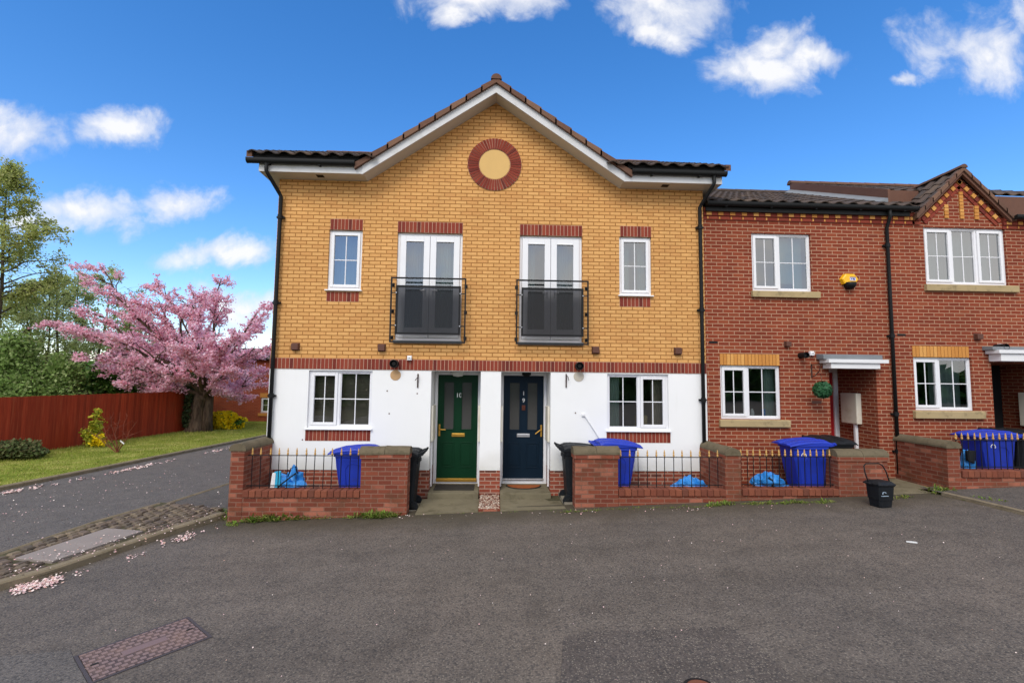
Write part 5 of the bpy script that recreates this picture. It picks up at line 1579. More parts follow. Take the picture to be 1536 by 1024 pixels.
mb = MB(); mb.box(p2.x - .045, p2.x + .055, p2.y - .046, p2.y + .0, .0, .09); mb.build('printed_band', M['grey'], t)
p = P(1033, 724, 8.85)
t = thing('recycling_sack', 'blue sack lying flat behind the railings right of the blue door', 'sack', (p.x, p.y, -.06))
mb = MB(); mb.blob((p.x, p.y, .13), (.34, .2, .21), 7, .4, 1.9, 28, 18, floor=-.058); mb.blob((p.x + .16, p.y + .02, .15), (.2, .15, .17), 9, .4, 1.9, floor=-.058); mb.build('sack_body', M['bagblue'], t)
mb = MB(); mb.tube([(p.x - .12, p.y - .19, .14), (p.x - .02, p.y - .19, .24), (p.x + .08, p.y - .2, .12)], .012, 6); mb.tube([(p.x + .0, p.y - .2, .1), (p.x + .1, p.y - .19, .2)], .012, 6); mb.build('strap', M['binblack'], t, smooth=True)
mb = MB(); mb.face([(p.x - .02, p.y - .1, .22), (p.x + .08, p.y - .12, .2), (p.x + .05, p.y - .1, .36)]); mb.face([(p.x - .1, p.y - .1, .2), (p.x - .02, p.y - .12, .22), (p.x - .09, p.y - .1, .3)]); mb.build('flap', M['bagblue'], t, recalc=False)
p = P(1152, 722, 8.85)
t = thing('recycling_sack', 'pale blue heaped sack with black strap beside a blue bin, behind the railings', 'sack', (p.x, p.y, .0))
mb = MB(); mb.blob((p.x, p.y, .2), (.30, .2, .26), 11, .4, 1.6, 28, 18, floor=.002); mb.blob((p.x + .26, p.y, .1), (.2, .14, .12), 4, .4, 2, floor=.002); mb.build('sack_body', M['bagblue'], t)
mb = MB(); mb.tube([(p.x - .1, p.y - .2, .4), (p.x - .02, p.y - .22, .32), (p.x - .06, p.y - .24, .26), (p.x + .03, p.y - .25, .14)], .02, 6); mb.build('strap', M['binblack'], t, smooth=True)
mb = MB(); mb.blob((p.x + .40, p.y - .05, .03), (.14, .1, .05), 15, .3, 2, floor=.002); mb.build('green_end', M['baggreen'], t)
p = P(1450, 682, 8.78)
t = thing('recycling_sack', 'light blue sack hanging upright left of the right edge blue bin', 'sack', (p.x, p.y, .16))
mb = MB(); mb.blob((p.x, p.y, .62), (.12, .12, .3), 21, .3, 1.5); mb.build('sack_body', M['bagblue'], t)
mb = MB(); mb.hexa([(p.x - .13, p.y - .15, .72), (p.x + .0, p.y - .15, .66), (p.x + .0, p.y - .1, .66), (p.x - .13, p.y - .1, .72)], [(p.x - .14, p.y - .15, .9), (p.x + .02, p.y - .15, .9), (p.x + .02, p.y - .1, .9), (p.x - .14, p.y - .1, .9)]); mb.build('black_panel', M['binblack'], t, bevel=.01)
# scrap of paper
p = G(1367, 814)
mb = MB(); mb.prism([(p.x - .05, p.y + .02), (p.x + .0, p.y - .01), (p.x + .055, p.y - .03), (p.x + .05, p.y - .01), (p.x, p.y + .015)], gz(p.x) + .006, gz(p.x) + .02, 'z')
tag(mb.build('paper_scrap', M['white'], origin=(p.x, p.y, gz(p.x))), 'tiny white scrap of paper lying on the road at the right', 'litter')

# ------------------------------------------------------------------ left background: fence, far house, trees and plants
fa, fb = G(20, 684), G(274, 648)
fd = (fb - fa).normalized()
f_start = fa - fd * 9
t = thing('wooden_fence', 'long red brown stained board fence along the grass verge', 'fence', (fa.x, fa.y, gz(fa.x)))
ztop = P(150, 591, G(150, 667).y).z
mb = MB(); L = (fb - f_start).length + 1.2; n = int(L / .11)
sd = Vector((fd.y, -fd.x, 0))
for i in range(n):
    a, b = f_start + fd * (i * .11), f_start + fd * (i * .11 + .125)
    j = R.uniform(-.008, .008); k0, k1 = .012, .022
    zt0 = ztop + j
    q = lambda pt, off: (pt.x + sd.x * off, pt.y + sd.y * off)
    pts = [q(a, 0), q(b, .01), q(b, .01 + .008), q(a, .02)]
    mb.hexa([(x, y, gz(x) + .02) for x, y in pts], [(x, y, zt0) for x, y in pts])
mb.build('fence_boards', M['fence'], t)
for i in range(int(L / 1.9)):
    a = f_start + fd * (i * 1.9 + .4) - sd * .1
    mb = MB(); mb.box(a.x - .05, a.x + .05, a.y - .05, a.y + .05, gz(a.x) - .1, ztop - .05); mb.build('post', M['fence'], t)
mb = MB(); a, b = f_start - sd * .02, f_start + fd * L - sd * .02
for z in (.2, .8, 1.3): mb.hexa([(a.x, a.y, z), (b.x, b.y, z), (b.x - .05, b.y, z), (a.x - .05, a.y, z)], [(a.x, a.y, z + .08), (b.x, b.y, z + .08), (b.x - .05, b.y, z + .08), (a.x - .05, a.y, z + .08)])
mb.build('rails', M['fence'], t)

pb = G(360, 633)
yb_ = pb.y + .3
hx0, hx1 = P(300, 600, yb_).x - 3, P(404, 600, yb_).x + 4
t = thing('brick_bungalow', 'low orange red brick building behind the cherry tree, with small white window', 'building', ((hx0 + hx1) / 2, yb_, gz(-10)))
wb_ = (P(391, 608, yb_).x, P(391, 608, yb_).x + .75, P(393, 619, yb_).z, P(393, 596, yb_).z)
mb = MB(); wall_face(mb, hx0, hx1, -.6, 3.1, yb_, [wb_], .1); mb.face([(hx0, yb_, -.6), (hx0, yb_ + 7, -.6), (hx0, yb_ + 7, 3.1), (hx0, yb_ + 3.5, 3.8), (hx0, yb_, 3.1)]); mb.face([(hx1, yb_, -.6), (hx1, yb_ + 7, -.6), (hx1, yb_ + 7, 3.1), (hx1, yb_ + 3.5, 3.8), (hx1, yb_, 3.1)]); mb.build('wall', M['farbrick'], t, recalc=False)
f = window(t, *wb_, yb_, [(1, True, 2, 2)], glass='glass_low')
mb = MB(); mb.box(wb_[0] - .1, wb_[1] + .1, yb_ - .05, yb_ + .05, wb_[2] - .16, wb_[2] - .01); mb.build('sill', M['soldier_y'], f)
mb = MB(); mb.box(wb_[0] - .05, wb_[1] + .05, yb_ - .006, yb_ + .03, wb_[3] + .002, wb_[3] + .24); mb.build('lintel', M['soldier_y'], t)
mb = MB(); mb.box(hx0 + .2, hx1 - .2, yb_ + 1.4, yb_ + 1.5, -.5, 3); mb.build('interior_walls', M['roomwall'], t)
mb = MB(); tiles(mb, (hx0 - .2, yb_ - .25, 3.02), (1, 0, 0), (0, 1, .21), int((hx1 - hx0 + .4) / .3), 11, .3, .34); mb.face([(hx0 - .2, yb_ - .2, 3.0), (hx1 + .2, yb_ - .2, 3.0), (hx1 + .2, yb_ + 3.5, 3.78), (hx0 - .2, yb_ + 3.5, 3.78)]); mb.face([(hx0 - .2, yb_ + 7.2, 3.0), (hx1 + .2, yb_ + 7.2, 3.0), (hx1 + .2, yb_ + 3.5, 3.78), (hx0 - .2, yb_ + 3.5, 3.78)]); mb.build('roof', M['tile'], t, recalc=False)


def limb(mb, a, b, r0, r1, wob, n=7, sag=0, nn=7):
    a, b = Vector(a), Vector(b); pts = []; L = (b - a).length
    sx, sy, sz = R.random() * 50, R.random() * 50, R.random() * 50
    for i in range(n + 1):
        s_ = i / n; env = math.sin(PI * s_) ** .7 if 0 < s_ < 1 else 0
        q = a.lerp(b, s_) + Vector((noise.noise((sx, s_ * 2.2, 0)), noise.noise((sy, s_ * 2.2, 3)), noise.noise((sz, s_ * 2.2, 7)))) * wob * L * env
        q.z += sag * L * 4 * s_ * (1 - s_); pts.append(q)
    mb.tube(pts, [r0 + (r1 - r0) * (i / n) ** .8 for i in range(n + 1)], nn, cap=False)
    return pts


def on(pts, s_):
    s_ = max(0, min(.9999, s_)) * (len(pts) - 1); i = int(s_); return pts[i].lerp(pts[i + 1], s_ - i)


# cherry
cb = G(293, 648)
t = thing('cherry_tree', 'spreading pink blossoming cherry tree at the end of the red fence', 'cherry tree', (cb.x, cb.y, gz(cb.x)))
wood, flo, ivy = MB(), MB(), MB()
cy = cb.y
fork = Vector((P(305, 592, cy).x, cy, P(305, 592, cy).z))
wood.tube([(cb.x - .05, cy, -.5), (cb.x, cy, -.1), (cb.x + .03, cy, .5), (cb.x + .12, cy, 1.1), fork], [.5, .36, .28, .27, .33], 14)
wood.tube([(cb.x + .4, cy + .1, -.5), (cb.x + .42, cy + .1, .3), (cb.x + .45, cy + .1, 1.2), fork + Vector((.25, .1, .1))], [.26, .2, .17, .16], 10)
ends = [(150, 397, 0), (104, 489, -1), (130, 532, -2), (145, 545, .5), (195, 578, -1.2), (236, 425, 1.2), (285, 428, -.5), (332, 418, .8), (398, 455, 0), (404, 520, -1.5), (410, 575, -.5), (180, 470, 2.2), (210, 520, -2.8),
        (300, 470, -2.6), (350, 500, -3), (270, 500, 2.5), (340, 560, -2.2), (250, 560, -2.6), (170, 440, -1), (365, 600, 1), (140, 500, 1), (310, 440, 2.8), (395, 560, 2.5), (160, 505, -3), (130, 502, .5), (142, 470, 0), (180, 530, 1.5), (220, 450, -1), (260, 455, 0), (380, 490, 1), (370, 530, -2), (225, 595, .8), (330, 520, .3), (285, 520, -3.2), (190, 500, 3), (345, 590, -1), (160, 570, 1.5)]
twigs = []
for px, py, dy in ends:
    e = P(px, py, cy + dy)
    st = fork + Vector((R.uniform(-.1, .3), R.uniform(-.1, .1), R.uniform(-.15, .3)))
    pr_ = limb(wood, st, e, R.uniform(.08, .12), .018, .10, 9, .03)
    twigs.append((pr_, .25))
    L = (e - st).length
    for k in range(R.randint(8, 11)):
        s_ = R.uniform(.22, .97); o = on(pr_, s_)
        d = (e - st).normalized(); dd = Vector((d.x + R.uniform(-.75, .75), d.y + R.uniform(-.9, .9), d.z * .8 + R.uniform(-.25, .55))).normalized()
        e2 = o + dd * L * R.uniform(.13, .34) * (1.12 - .5 * s_)
        if e2.z < .95: e2.z = .95 + R.random() * .4
        zcap = max(e.z, fork.z + 1.2) + .12
        if e2.z > zcap: e2.z = zcap - R.random() * .4
        p2_ = limb(wood, o, e2, .032, .008, .12, 6, .02, 5); twigs.append((p2_, .0))
        for q in range(R.randint(2, 4)):
            o3 = on(p2_, R.uniform(.2, .95)); d3 = Vector((dd.x + R.uniform(-1, 1), dd.y + R.uniform(-1, 1), dd.z * .6 + R.uniform(-.5, .5))).normalized()
            e3 = o3 + d3 * R.uniform(.25, .65); p3_ = limb(wood, o3, e3, .012, .004, .12, 4, 0, 4); twigs.append((p3_, .0))
for pts, s0 in twigs:
    L = sum((b - a).length for a, b in zip(pts[:-1], pts[1:]))
    n = int(L / .07)
    for i in range(n):
        s_ = s0 + (1 - s0) * (i + R.random()) / max(1, n)
        o = on(pts, s_)
        if noise.noise(o * 1.1) < -.24 or R.random() < .2: continue
        cs = R.uniform(.06, .15)
        for k in range(R.randint(7, 11)):
            d = Vector((R.gauss(0, 1), R.gauss(0, 1), R.gauss(0, .7))) * cs * .75
            leaf_quad(flo, o + d, R.uniform(.055, .105), None, 1.15)
wo = wood.build('trunk', M['bark_ch'], t, smooth=True)
flo.build('blossom', M['blossom'], t, recalc=False)
for _ in range(2600):
    z = R.uniform(-.1, 1.9); w = R.uniform(0, 2 * PI); r = .33 + .12 * R.random() + .10 * noise.noise((w, z * 2, 1))
    leaf_quad(ivy, Vector((cb.x - .12 + math.cos(w) * r * .9 + .04 * z, cy + .05 + math.sin(w) * r, z)), R.uniform(.05, .10)) if math.cos(w) < .15 else None
ivy.build('ivy', M['ivy'], wo, recalc=False)


def leafy_tree(name, label, base, top, spread, leafmat, bark, stems=1, nprim=14, leaves=14000, ls=.09, crown0=.25, cone=0., group=None, droop=.0, seed=0, trunk_r=.14, cl=.22, sub=6, fine=3):
    t = thing(name, label, 'tree', base, 0, group)
    wood, lf = MB(), MB(); tw = []
    base = Vector(base); Hh = top - base.z
    for s_ in range(stems):
        off = Vector((R.uniform(-.5, .5), R.uniform(-.5, .5), 0)) * (0 if stems == 1 else spread * .55)
        tp = base + off * 1.6 + Vector((0, 0, Hh * R.uniform(.92, 1)))
        tr = limb(wood, base + off * .6 - Vector((0, 0, .3)), tp, trunk_r, .015, .04, 12, 0, 9); tw.append((tr, .75))
        for k in range(nprim // stems):
            u_ = crown0 + (1 - crown0) * (k + R.random()) / (nprim / stems)
            o = on(tr, u_); az = R.uniform(0, 2 * PI)
            shape = math.sin(PI * min(1, (u_ - crown0) / (1 - crown0) * .82 + .18)) if not cone else 1.06 - (u_ - crown0) / (1 - crown0)
            ln = spread * max(.12, shape) * R.uniform(.7, 1.12)
            rise = (.75 - .4 * u_) if not cone else -.1
            e = o + Vector((math.cos(az) * ln, math.sin(az) * ln, ln * (rise + R.uniform(-.2, .2) - droop)))
            e.z = min(e.z, top)
            pp = limb(wood, o, e, trunk_r * .4 * (1.1 - u_ * .7), .008, .12, 6, .03, 5); tw.append((pp, .25))
            for q in range(sub):
                o2 = on(pp, R.uniform(.2, 1)); d = Vector((R.gauss(0, 1), R.gauss(0, 1), R.gauss(.15, .7) - droop)).normalized()
                e2 = o2 + d * ln * R.uniform(.18, .42); p2_ = limb(wood, o2, e2, .014, .004, .12, 4, -droop * .1, 4); tw.append((p2_, 0))
                for f_ in range(fine):
                    o3 = on(p2_, R.uniform(.3, 1)); d = Vector((R.gauss(0, 1), R.gauss(0, 1), R.gauss(-.1, .8) - droop)).normalized(); p3_ = limb(wood, o3, o3 + d * R.uniform(.25, .6), .007, .003, .1, 3, 0, 3); tw.append((p3_, 0))
    Ls = [sum((b - a).length for a, b in zip(p[:-1], p[1:])) * (1 - s0) for p, s0 in tw]; tot = sum(Ls)
    for (pts, s0), L in zip(tw, Ls):
        for i in range(int(leaves * L / tot) + 1):
            o = on(pts, s0 + (1 - s0) * R.random())
            if noise.noise(o * .8 + Vector((seed, 0, 0))) < -.25: continue
            leaf_quad(lf, o + Vector((R.gauss(0, cl), R.gauss(0, cl), R.gauss(0, cl * .8))) * .5, ls * R.uniform(.6, 1.35))
    wood.build('trunk', bark, t, smooth=True); lf.build('crown', leafmat, t, recalc=False)
    return t


def at(px, Y, z=None):
    p = P(px, 600, Y); return Vector((p.x, Y, gz(p.x) if z is None else z))


TG = 'trees beyond the red fence'
b = at(-22, 21.5); leafy_tree('silver_birch', 'tallest airy olive green tree cut by the left picture edge', b, P(20, 225, 21.5).z, 2.35, M['leaf_a'], M['bark_dk'], 1, 50, 27000, .07, .22, group=TG, droop=.12, seed=3, sub=7)
b = at(118, 27); leafy_tree('green_tree', 'round crowned pale green tree between the birch and the pink cherry', b, P(118, 398, 27).z, 2.6, M['leaf_b'], M['bark_dk'], 3, 48, 16000, .075, .2, group=TG, seed=9, trunk_r=.11)
b = at(52, 25); leafy_tree('green_tree', 'thin many stemmed tree standing just left of the round crowned tree', b, P(52, 420, 25).z, 2.3, M['leaf_b'], M['bark_dk'], 3, 42, 11000, .075, .18, group=TG, seed=14, trunk_r=.09)
b = at(205, 28); leafy_tree('green_tree', 'sparse grey green tree half hidden behind the cherry blossom', b, P(205, 475, 28).z, 2.4, M['leaf_b'], M['bark_dk'], 3, 36, 10000, .075, .2, group=TG, seed=17, trunk_r=.08)
b = at(22, 19.5); leafy_tree('conifer_tree', 'dark green conifer spreading low behind the left end of the fence', b, P(20, 505, 19.5).z, 2.2, M['leaf_c'], M['bark_dk'], 1, 60, 22000, .085, .12, cone=1, group=TG, seed=21, droop=.1, trunk_r=.1, cl=.3)
b = at(95, 20); leafy_tree('conifer_tree', 'shorter dark conifer behind the middle of the fence', b, P(95, 535, 20).z, 1.9, M['leaf_c'], M['bark_dk'], 1, 46, 15000, .08, .1, cone=1, group=TG, seed=25, trunk_r=.08, cl=.3)


def shrub(name, label, c, r, mat, n, ls, stem=None, group=None, cat='shrub', floor=True, hollow=.5, extra=None):
    t = thing(name, label, cat, (c[0], c[1], gz(c[0])), 0, group)
    lf, wd = MB(), MB(); z0 = gz(c[0])
    for k in range(10):
        w = R.uniform(0, 2 * PI); limb(wd, (c[0] + .05 * math.cos(w), c[1] + .05 * math.sin(w), z0 - .05), (c[0] + r[0] * .8 * math.cos(w), c[1] + r[1] * .8 * math.sin(w), z0 + r[2] * R.uniform(.7, 1.7)), .015, .004, .1, 5, 0, 5)
    sd = R.random() * 30
    for _ in range(n):
        d = Vector((R.gauss(0, 1), R.gauss(0, 1), R.gauss(0, 1))).normalized(); k = R.uniform(hollow, 1) * (1 + .35 * noise.noise(d * 1.8 + Vector((sd, 0, 0))))
        p = Vector((c[0] + d.x * r[0] * k, c[1] + d.y * r[1] * k, z0 + r[2] + d.z * r[2] * k))
        if p.z < z0: continue
        leaf_quad(lf, p, ls * R.uniform(.6, 1.4))
    wd.build('stems', stem or M['twig'], t); lf.build('foliage', mat, t, recalc=False)
    if extra:
        m2, n2, zoff = extra; fl = MB()
        for _ in range(n2):
            d = Vector((R.gauss(0, 1), R.gauss(0, 1), R.gauss(0, 1))).normalized(); k = R.uniform(.8, 1.05) * (1 + .35 * noise.noise(d * 1.8 + Vector((sd, 0, 0))))
            p = Vector((c[0] + d.x * r[0] * k, c[1] + d.y * r[1] * k, z0 + r[2] + d.z * r[2] * k))
            if p.z < z0 or noise.noise(p * 2.2) < zoff: continue
            leaf_quad(fl, p, ls * R.uniform(.7, 1.3))
        fl.build('flowers', m2, t, recalc=False)
    return t


# hedge beyond the fence
q0, q1 = P(105, 570, 21.5), P(285, 560, 25)
t = thing('hedge', 'dense bright green hedge showing over the fence left of the cherry trunk', 'hedge', ((q0.x + q1.x) / 2, 23.5, gz(-12)))
lf, wd = MB(), MB()
for _ in range(26000):
    u_ = R.random(); c_ = q0.lerp(q1, u_); hh = P(200, 560, 23.5).z + .35 * noise.noise((u_ * 7, 2, 0)); rr_ = R.random()
    leaf_quad(lf, Vector((c_.x + R.uniform(-.7, .7), c_.y + R.uniform(-.7, .5), max(gz(-12), hh * (1 - .9 * rr_ ** 1.5) + .12 * noise.noise((c_.x * 3, rr_ * 9, 1))))), R.uniform(.07, .13))
for i in range(16):
    c_ = q0.lerp(q1, i / 15); limb(wd, (c_.x, c_.y, gz(-12) - .1), (c_.x + R.uniform(-.3, .3), c_.y, 1.9), .03, .01, .1, 5, 0, 5)
wd.build('stems', M['bark_dk'], t); lf.build('foliage', M['leaf_h'], t, recalc=False)

# plants on the verge
p = G(338, 643); shrub('forsythia_bush', 'low bush covered in yellow flowers right of the cherry trunk', (p.x, p.y - .3), (1.0, .55, .40), M['leaf_h'], 2600, .085, extra=(M['leaf_y'], 5200, -.2))
p = G(30, 692); shrub('low_bush', 'dark green low bush at the foot of the fence by the left picture edge', (p.x - .55, p.y + .25), (.95, .6, .28), M['leaf_dk'], 4200, .055)
p = G(138, 672)
t = thing('young_shrub', 'slender upright shrub with yellow green leaves and yellow tips before the red fence', 'shrub', (p.x, p.y, gz(p.x)))
wd, lf, fl = MB(), MB(), MB()
tops = [P(146, 613, p.y), P(150, 630, p.y + .1), P(128, 645, p.y), P(140, 640, p.y - .1), P(152, 655, p.y)]
for tp in tops:
    pts = limb(wd, (p.x + R.uniform(-.05, .05), p.y, gz(p.x) - .05), tp, .012, .004, .06, 6, 0, 5)
    for _ in range(300):
        o = on(pts, R.uniform(.2, 1)); leaf_quad(lf, o + Vector((R.gauss(0, .07), R.gauss(0, .07), R.gauss(0, .05))), R.uniform(.04, .09))
for _ in range(220):
    q = P(R.uniform(140, 153), R.uniform(654, 666), p.y - .1); leaf_quad(fl, q + Vector((R.gauss(0, .04), R.gauss(0, .06), R.gauss(0, .04))), R.uniform(.04, .08))
wd.build('stems', M['twig'], t); lf.build('foliage', M['leaf_yg'], t, recalc=False); fl.build('flowers', M['leaf_y'], t, recalc=False)
p = G(176, 680)
t = thing('bare_shrub', 'small leafless reddish shrub with a white tag before the red fence', 'shrub', (p.x, p.y, gz(p.x)))
wd = MB()
for (px, py) in ((125, 640), (150, 630), (165, 622), (180, 618), (192, 622), (205, 632), (172, 640), (158, 645), (195, 645), (140, 652)):
    e = P(px, py, p.y + R.uniform(-.3, .3)); pts = limb(wd, (p.x, p.y, gz(p.x) + .0), e, .014, .003, .12, 7, .02, 5)
    for k in range(6):
        o = on(pts, R.uniform(.35, .95)); limb(wd, o, o + Vector((R.gauss(0, .16), R.gauss(0, .16), R.uniform(.0, .22))), .005, .002, .1, 4, 0, 4)
wd.tube([(p.x, p.y, gz(p.x) - .05), (p.x, p.y, gz(p.x) + .16)], .02, 6)
wd.build('twigs', M['twig'], t)
q = P(182.5, 663, p.y - .1); mb = MB(); mb.hexa([(q.x - .06, q.y, q.z + .03), (q.x + .06, q.y, q.z - .06), (q.x + .06, q.y + .01, q.z - .06), (q.x - .06, q.y + .01, q.z + .03)], [(q.x - .04, q.y, q.z + .06), (q.x + .08, q.y, q.z - .03), (q.x + .08, q.y + .01, q.z - .03), (q.x - .04, q.y + .01, q.z + .06)]); mb.build('tag', M['white'], t)

# unseen dark leaf bank added behind the viewer to darken the window reflections
lf = MB()
for _ in range(9000):
    x = R.uniform(-45, 45); hh = 3.4 + 1.6 * noise.noise((x * .15, 4, 0)) + .8 * noise.noise((x * .6, 9, 0)); z = hh * R.random() ** .7
    leaf_quad(lf, Vector((x, -22 + R.uniform(-1.5, 1.5) * (1 - z / 8), z - .2)), R.uniform(.5, 1.0))
for _ in range(9000):                                          # and the wood on the skyline beyond the houses
    x = R.uniform(-75, 75); hh = 4.2 + 1.8 * noise.noise((x * .1, 14, 0)) + .9 * noise.noise((x * .5, 19, 0)); z = hh * R.random() ** .7
    leaf_quad(lf, Vector((x, 62 + R.uniform(-2, 2) * (1 - z / 9), z - .3)), R.uniform(.5, 1.1))
kind(lf.build('added_woodland', M['leaf_h'], recalc=False), 'stuff')

# grass blades on the verge
mb = MB()
for _ in range(42000):
    s_ = R.random() ** .8; al_ = v0 - v_dir * 2.5 + v_dir * (s_ * 17); off = R.uniform(.13, 4.4)
    q = al_ + Vector((-v_dir.y, v_dir.x, 0)) * off
    z = gz(q.x) + .028; h = R.uniform(.02, .06) * (1.6 if off < .25 or off > 3.2 else 1); w = R.uniform(.004, .01); an = R.uniform(0, 2 * PI); le = R.uniform(0, .05)
    i = len(mb.v); mb.v += [Vector((q.x - w * math.cos(an), q.y - w * math.sin(an), z)), Vector((q.x + w * math.cos(an), q.y + w * math.sin(an), z)), Vector((q.x + le * math.sin(an), q.y + le * math.cos(an), z + h))]
    mb.f.append((i, i + 1, i + 2)); mb.m.append(0)
kind(mb.build('grass', M['blade'], recalc=False), 'stuff')

# weeds along walls and kerbs, moss
mb = MB()
def clump(p, s, n):
    for _ in range(n):
        w = R.uniform(0, 2 * PI); r = s * math.sqrt(R.random()); x, y = p.x + r * math.cos(w) * 1.2, p.y + r * math.sin(w) * .55
        h = s * R.uniform(.25, .9) * (1.1 - r / s * .7); b_ = s * R.uniform(.05, .12); an = R.uniform(0, 2 * PI); le = Vector((math.cos(an), math.sin(an), 0)) * s * R.uniform(.2, .7)
        z = gz(x) + .004; o = Vector((x, y, z)); t_ = o + le + Vector((0, 0, h)); sd_ = Vector((-math.sin(an), math.cos(an), 0)) * b_; m_ = o + le * .55 + Vector((0, 0, h * .72))
        i = len(mb.v); mb.v += [o, m_ + sd_, t_, m_ - sd_]; mb.f.append((i, i + 1, i + 2, i + 3)); mb.m.append(0)
def weed_line(pxs, s0, s1, n, k):
    for _ in range(n):
        u_ = R.random(); a, b = pxs; clump(G(a[0] + (b[0] - a[0]) * u_, a[1] + (b[1] - a[1]) * u_ + R.uniform(-2, 1)), R.uniform(s0, s1), k)
weed_line(((345, 779), (470, 778)), .07, .17, 34, 28); weed_line(((375, 782), (425, 779)), .12, .24, 12, 44); weed_line(((470, 778), (605, 774)), .03, .09, 30, 16); weed_line(((540, 777), (608, 774)), .09, .2, 14, 38)
weed_line(((335, 768), (350, 790)), .06, .14, 12, 24); weed_line(((870, 767), (1085, 759)), .02, .05, 60, 9); weed_line(((1065, 759), (1095, 757)), .07, .14, 7, 30)
weed_line(((1115, 757), (1250, 754)), .03, .08, 50, 13); weed_line(((1150, 756), (1240, 754)), .06, .11, 9, 18); weed_line(((1396, 740), (1428, 738)), .10, .17, 8, 36); weed_line(((1340, 748), (1362, 747)), .05, .10, 6, 16)
weed_line(((1440, 748), (1510, 757)), .05, .12, 26, 18); weed_line(((240, 768), (335, 770)), .03, .07, 26, 9); weed_line(((20, 870), (90, 852)), .04, .10, 10, 14); weed_line(((20, 833), (200, 778)), .02, .05, 40, 8); weed_line(((845, 768), (862, 768)), .05, .09, 4, 14); weed_line(((625, 771), (840, 768)), .015, .04, 26, 7)
weed_line(((672, 760), (680, 746)), .04, .08, 3, 10)
kind(mb.build('weeds', M['weed'], recalc=False), 'stuff')
# petals
mb = MB()
def petal(p, s, dz=.007):
    n = Vector((R.gauss(0, .35), R.gauss(0, .35), 1)).normalized(); leaf_quad(mb, Vector((p.x, p.y, gz(p.x) + dz + s * .15)), s, n, 1.1)
def petal_line(a, b, wpx, n, s0=.012, s1=.028, dz=.008):
    sd_ = R.random() * 40
    for _ in range(n):
        u_ = R.random()
        if wpx < 4 and noise.noise((sd_ + u_ * math.hypot(b[0] - a[0], b[1] - a[1]) / 26, .5, 0)) + .5 * noise.noise((sd_ + u_ * math.hypot(b[0] - a[0], b[1] - a[1]) / 7, .5, 3)) + .25 < .9 * R.random() ** 1.3: continue
        petal(G(a[0] + (b[0] - a[0]) * u_ + R.gauss(0, wpx * .5), a[1] + (b[1] - a[1]) * u_ + R.gauss(0, wpx)), R.uniform(s0, s1), dz)
petal_line((0, 893), (95, 868), 3.5, 900, .015, .035, .02); petal_line((95, 868), (220, 828), 2.0, 160); petal_line((240, 818), (325, 792), 3, 800, .015, .034, .02); petal_line((330, 790), (400, 780), 3, 130)
petal_line((0, 741), (135, 717), 1.3, 800, .02, .05, .015); petal_line((135, 717), (390, 662), 1.1, 900, .02, .05, .012); petal_line((400, 778), (860, 770), 2.0, 220); petal_line((860, 768), (1300, 756), 2.0, 160)
petal_line((10, 870), (330, 775), 9, 300, .012, .026, .10); petal_line((0, 780), (330, 700), 22, 240, .015, .03); petal_line((50, 960), (1500, 880), 45, 110, .007, .014); petal_line((300, 830), (1500, 800), 25, 120, .008, .016)
kind(mb.build('fallen_petals', M['petal'], recalc=False), 'stuff')

# ------------------------------------------------------------------ sky, sun, camera
w = bpy.data.worlds.new('World'); S.world = w; w.use_nodes = True
nt = w.node_tree
class WT_(NT):
    def __init__(s, tree): s.t = tree
wt = WT_(nt)
bg = nt.nodes['Background']
SUN_EL, SUN_AZ = math.radians(44), math.radians(200)          # azimuth from +Y, clockwise
sky = wt.n('ShaderNodeTexSky', sky_type='NISHITA', sun_disc=False, sun_elevation=SUN_EL, sun_rotation=SUN_AZ, altitude=0.0, air_density=1.0, dust_density=.2, ozone_density=2.5)
d = wt.n('ShaderNodeTexCoord').outputs['Generated']
sep = wt.n('ShaderNodeSeparateXYZ', {0: d})
ysafe = wt.math('MAXIMUM', sep.outputs[1], .02)
u = wt.math('DIVIDE', sep.outputs[0], ysafe); v = wt.math('DIVIDE', sep.outputs[2], ysafe)
uv = wt.n('ShaderNodeCombineXYZ', {0: u, 1: v, 2: 0.0}).outputs[0]
nz = wt.n('ShaderNodeTexNoise', {'Vector': uv, 'Scale': 5.0, 'Detail': 9.0, 'Roughness': .6, 'Distortion': .35})
nzl = wt.n('ShaderNodeTexNoise', {'Vector': uv, 'Scale': 8.0, 'Detail': 10.0, 'Roughness': .6, 'Distortion': .3})
wrp = wt.n('ShaderNodeVectorMath', {0: wt.n('ShaderNodeVectorMath', {0: nz.outputs['Color'], 1: (.5, .5, .5)}, operation='SUBTRACT').outputs[0], 3: .16}, operation='SCALE').outputs[0]
uvw = wt.n('ShaderNodeVectorMath', {0: uv, 1: wrp}, operation='ADD').outputs[0]
sw = wt.n('ShaderNodeSeparateXYZ', {0: uvw})
CL = [(690, 22, 60, 30), (985, 45, 50, 34), (1165, 60, 80, 46), (25, 190, 100, 52), (178, 192, 80, 34), (118, 318, 122, 46), (262, 300, 82, 36), (330, 380, 120, 28), (365, 452, 120, 34), (735, -4, 160, 54), (1005, 8, 140, 58), (1135, 95, 125, 58), (1215, 92, 80, 40), (1465, 75, 130, 84), (1360, 118, 40, 20), (45, 330, 60, 36), (1600, 40, 120, 90)]
acc = None; accv = None
for (px, py, a, b) in CL:
    r = ray(px, py); u0, v0_ = r.x / r.y, r.z / r.y
    a, b = a / F, b / F
    du = wt.math('MULTIPLY', wt.math('SUBTRACT', sw.outputs[0], u0), 1 / a); dv = wt.math('MULTIPLY', wt.math('SUBTRACT', sw.outputs[1], v0_), 1 / b)
    dd = wt.math('SUBTRACT', 1.0, wt.math('SQRT', wt.math('ADD', wt.math('MULTIPLY', du, du), wt.math('MULTIPLY', dv, dv))))
    acc = dd if acc is None else wt.math('MAXIMUM', acc, dd)
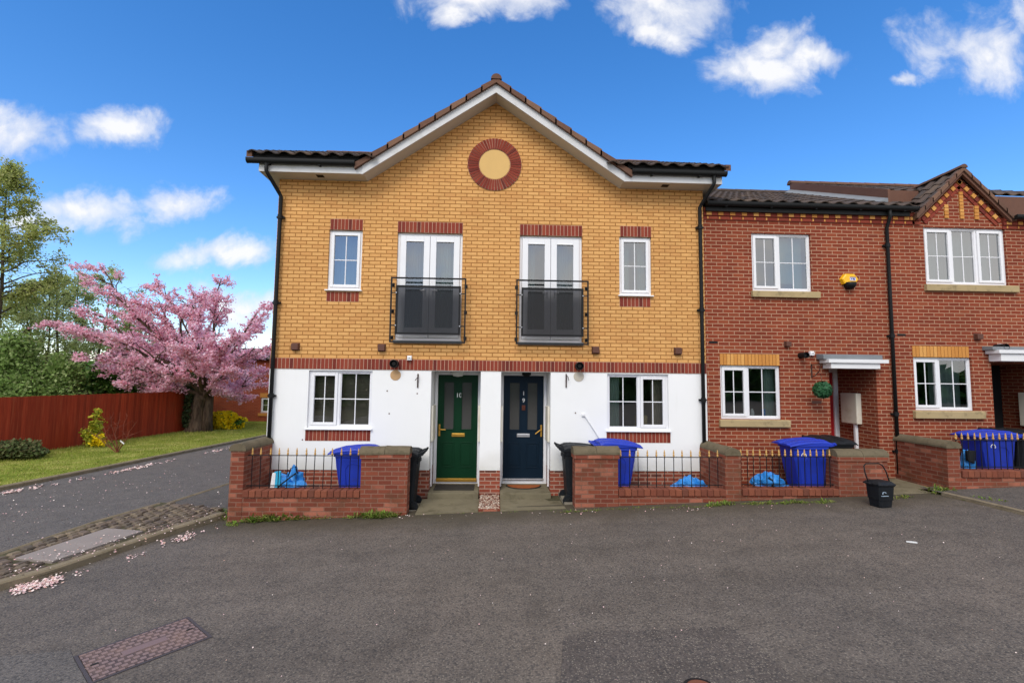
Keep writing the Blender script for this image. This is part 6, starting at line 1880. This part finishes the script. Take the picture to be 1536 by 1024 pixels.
dens = wt.math('ADD', wt.math('MULTIPLY', acc, .85), wt.math('MULTIPLY', wt.math('SUBTRACT', nzl.outputs['Fac'], .5), 1.75))
front = wt.math('GREATER_THAN', sep.outputs[1], .05)
cf = wt.math('MULTIPLY', wt.ramp(dens, [(-.0, 0.0), (.16, .14), (.4, .58), (.78, .96)]), front)
# unseen broken cloud added over and behind the viewer to whiten the light
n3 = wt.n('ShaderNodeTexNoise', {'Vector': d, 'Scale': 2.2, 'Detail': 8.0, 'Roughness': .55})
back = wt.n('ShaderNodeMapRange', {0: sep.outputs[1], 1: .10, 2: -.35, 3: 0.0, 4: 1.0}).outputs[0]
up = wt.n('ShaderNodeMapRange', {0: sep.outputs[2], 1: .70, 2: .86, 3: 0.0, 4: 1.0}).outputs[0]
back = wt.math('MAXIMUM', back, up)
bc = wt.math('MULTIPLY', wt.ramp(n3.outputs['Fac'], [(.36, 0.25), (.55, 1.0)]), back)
ccol = wt.ramp(wt.math('ADD', wt.math('MULTIPLY', nzl.outputs['Fac'], .6), wt.math('MULTIPLY', dens, .55)), [(.28, (6.2, 6.8, 8.2)), (.75, (9.4, 9.4, 9.6))])
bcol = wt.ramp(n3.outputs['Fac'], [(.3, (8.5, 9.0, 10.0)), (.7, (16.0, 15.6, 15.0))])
hs = wt.n('ShaderNodeHueSaturation', {'Hue': .5, 'Saturation': 1.32, 'Value': 2.12, 'Color': sky.outputs[0]})
tint = wt.mix(1.0, hs.outputs[0], (1.0, .955, 1.05), 'MULTIPLY')
col = wt.mix(cf, tint, ccol)
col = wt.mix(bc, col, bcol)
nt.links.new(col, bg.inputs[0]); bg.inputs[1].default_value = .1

sd_ = bpy.data.lights.new('sun', 'SUN'); sd_.energy = 1.85; sd_.angle = math.radians(28); sd_.color = (1, .95, .87)
so = bpy.data.objects.new('sun', sd_); COL.objects.link(so)
dirv = Vector((math.sin(SUN_AZ) * math.cos(SUN_EL), math.cos(SUN_AZ) * math.cos(SUN_EL), math.sin(SUN_EL)))
so.rotation_euler = dirv.to_track_quat('Z', 'Y').to_euler(); so.location = dirv * 50

cd = bpy.data.cameras.new('camera'); co = bpy.data.objects.new('camera', cd); COL.objects.link(co)
cd.sensor_width = 36; cd.lens = F / W * 36; cd.clip_end = 1000; cd.clip_start = .05
co.matrix_world = Matrix.Translation(CAM) @ CM.to_4x4()
S.camera = co
S.view_settings.view_transform = 'Standard'; S.view_settings.look = 'None'; S.view_settings.exposure = 0.1; S.view_settings.gamma = 1
S.cycles.max_bounces = 8; S.cycles.transparent_max_bounces = 16; S.cycles.use_denoising = True
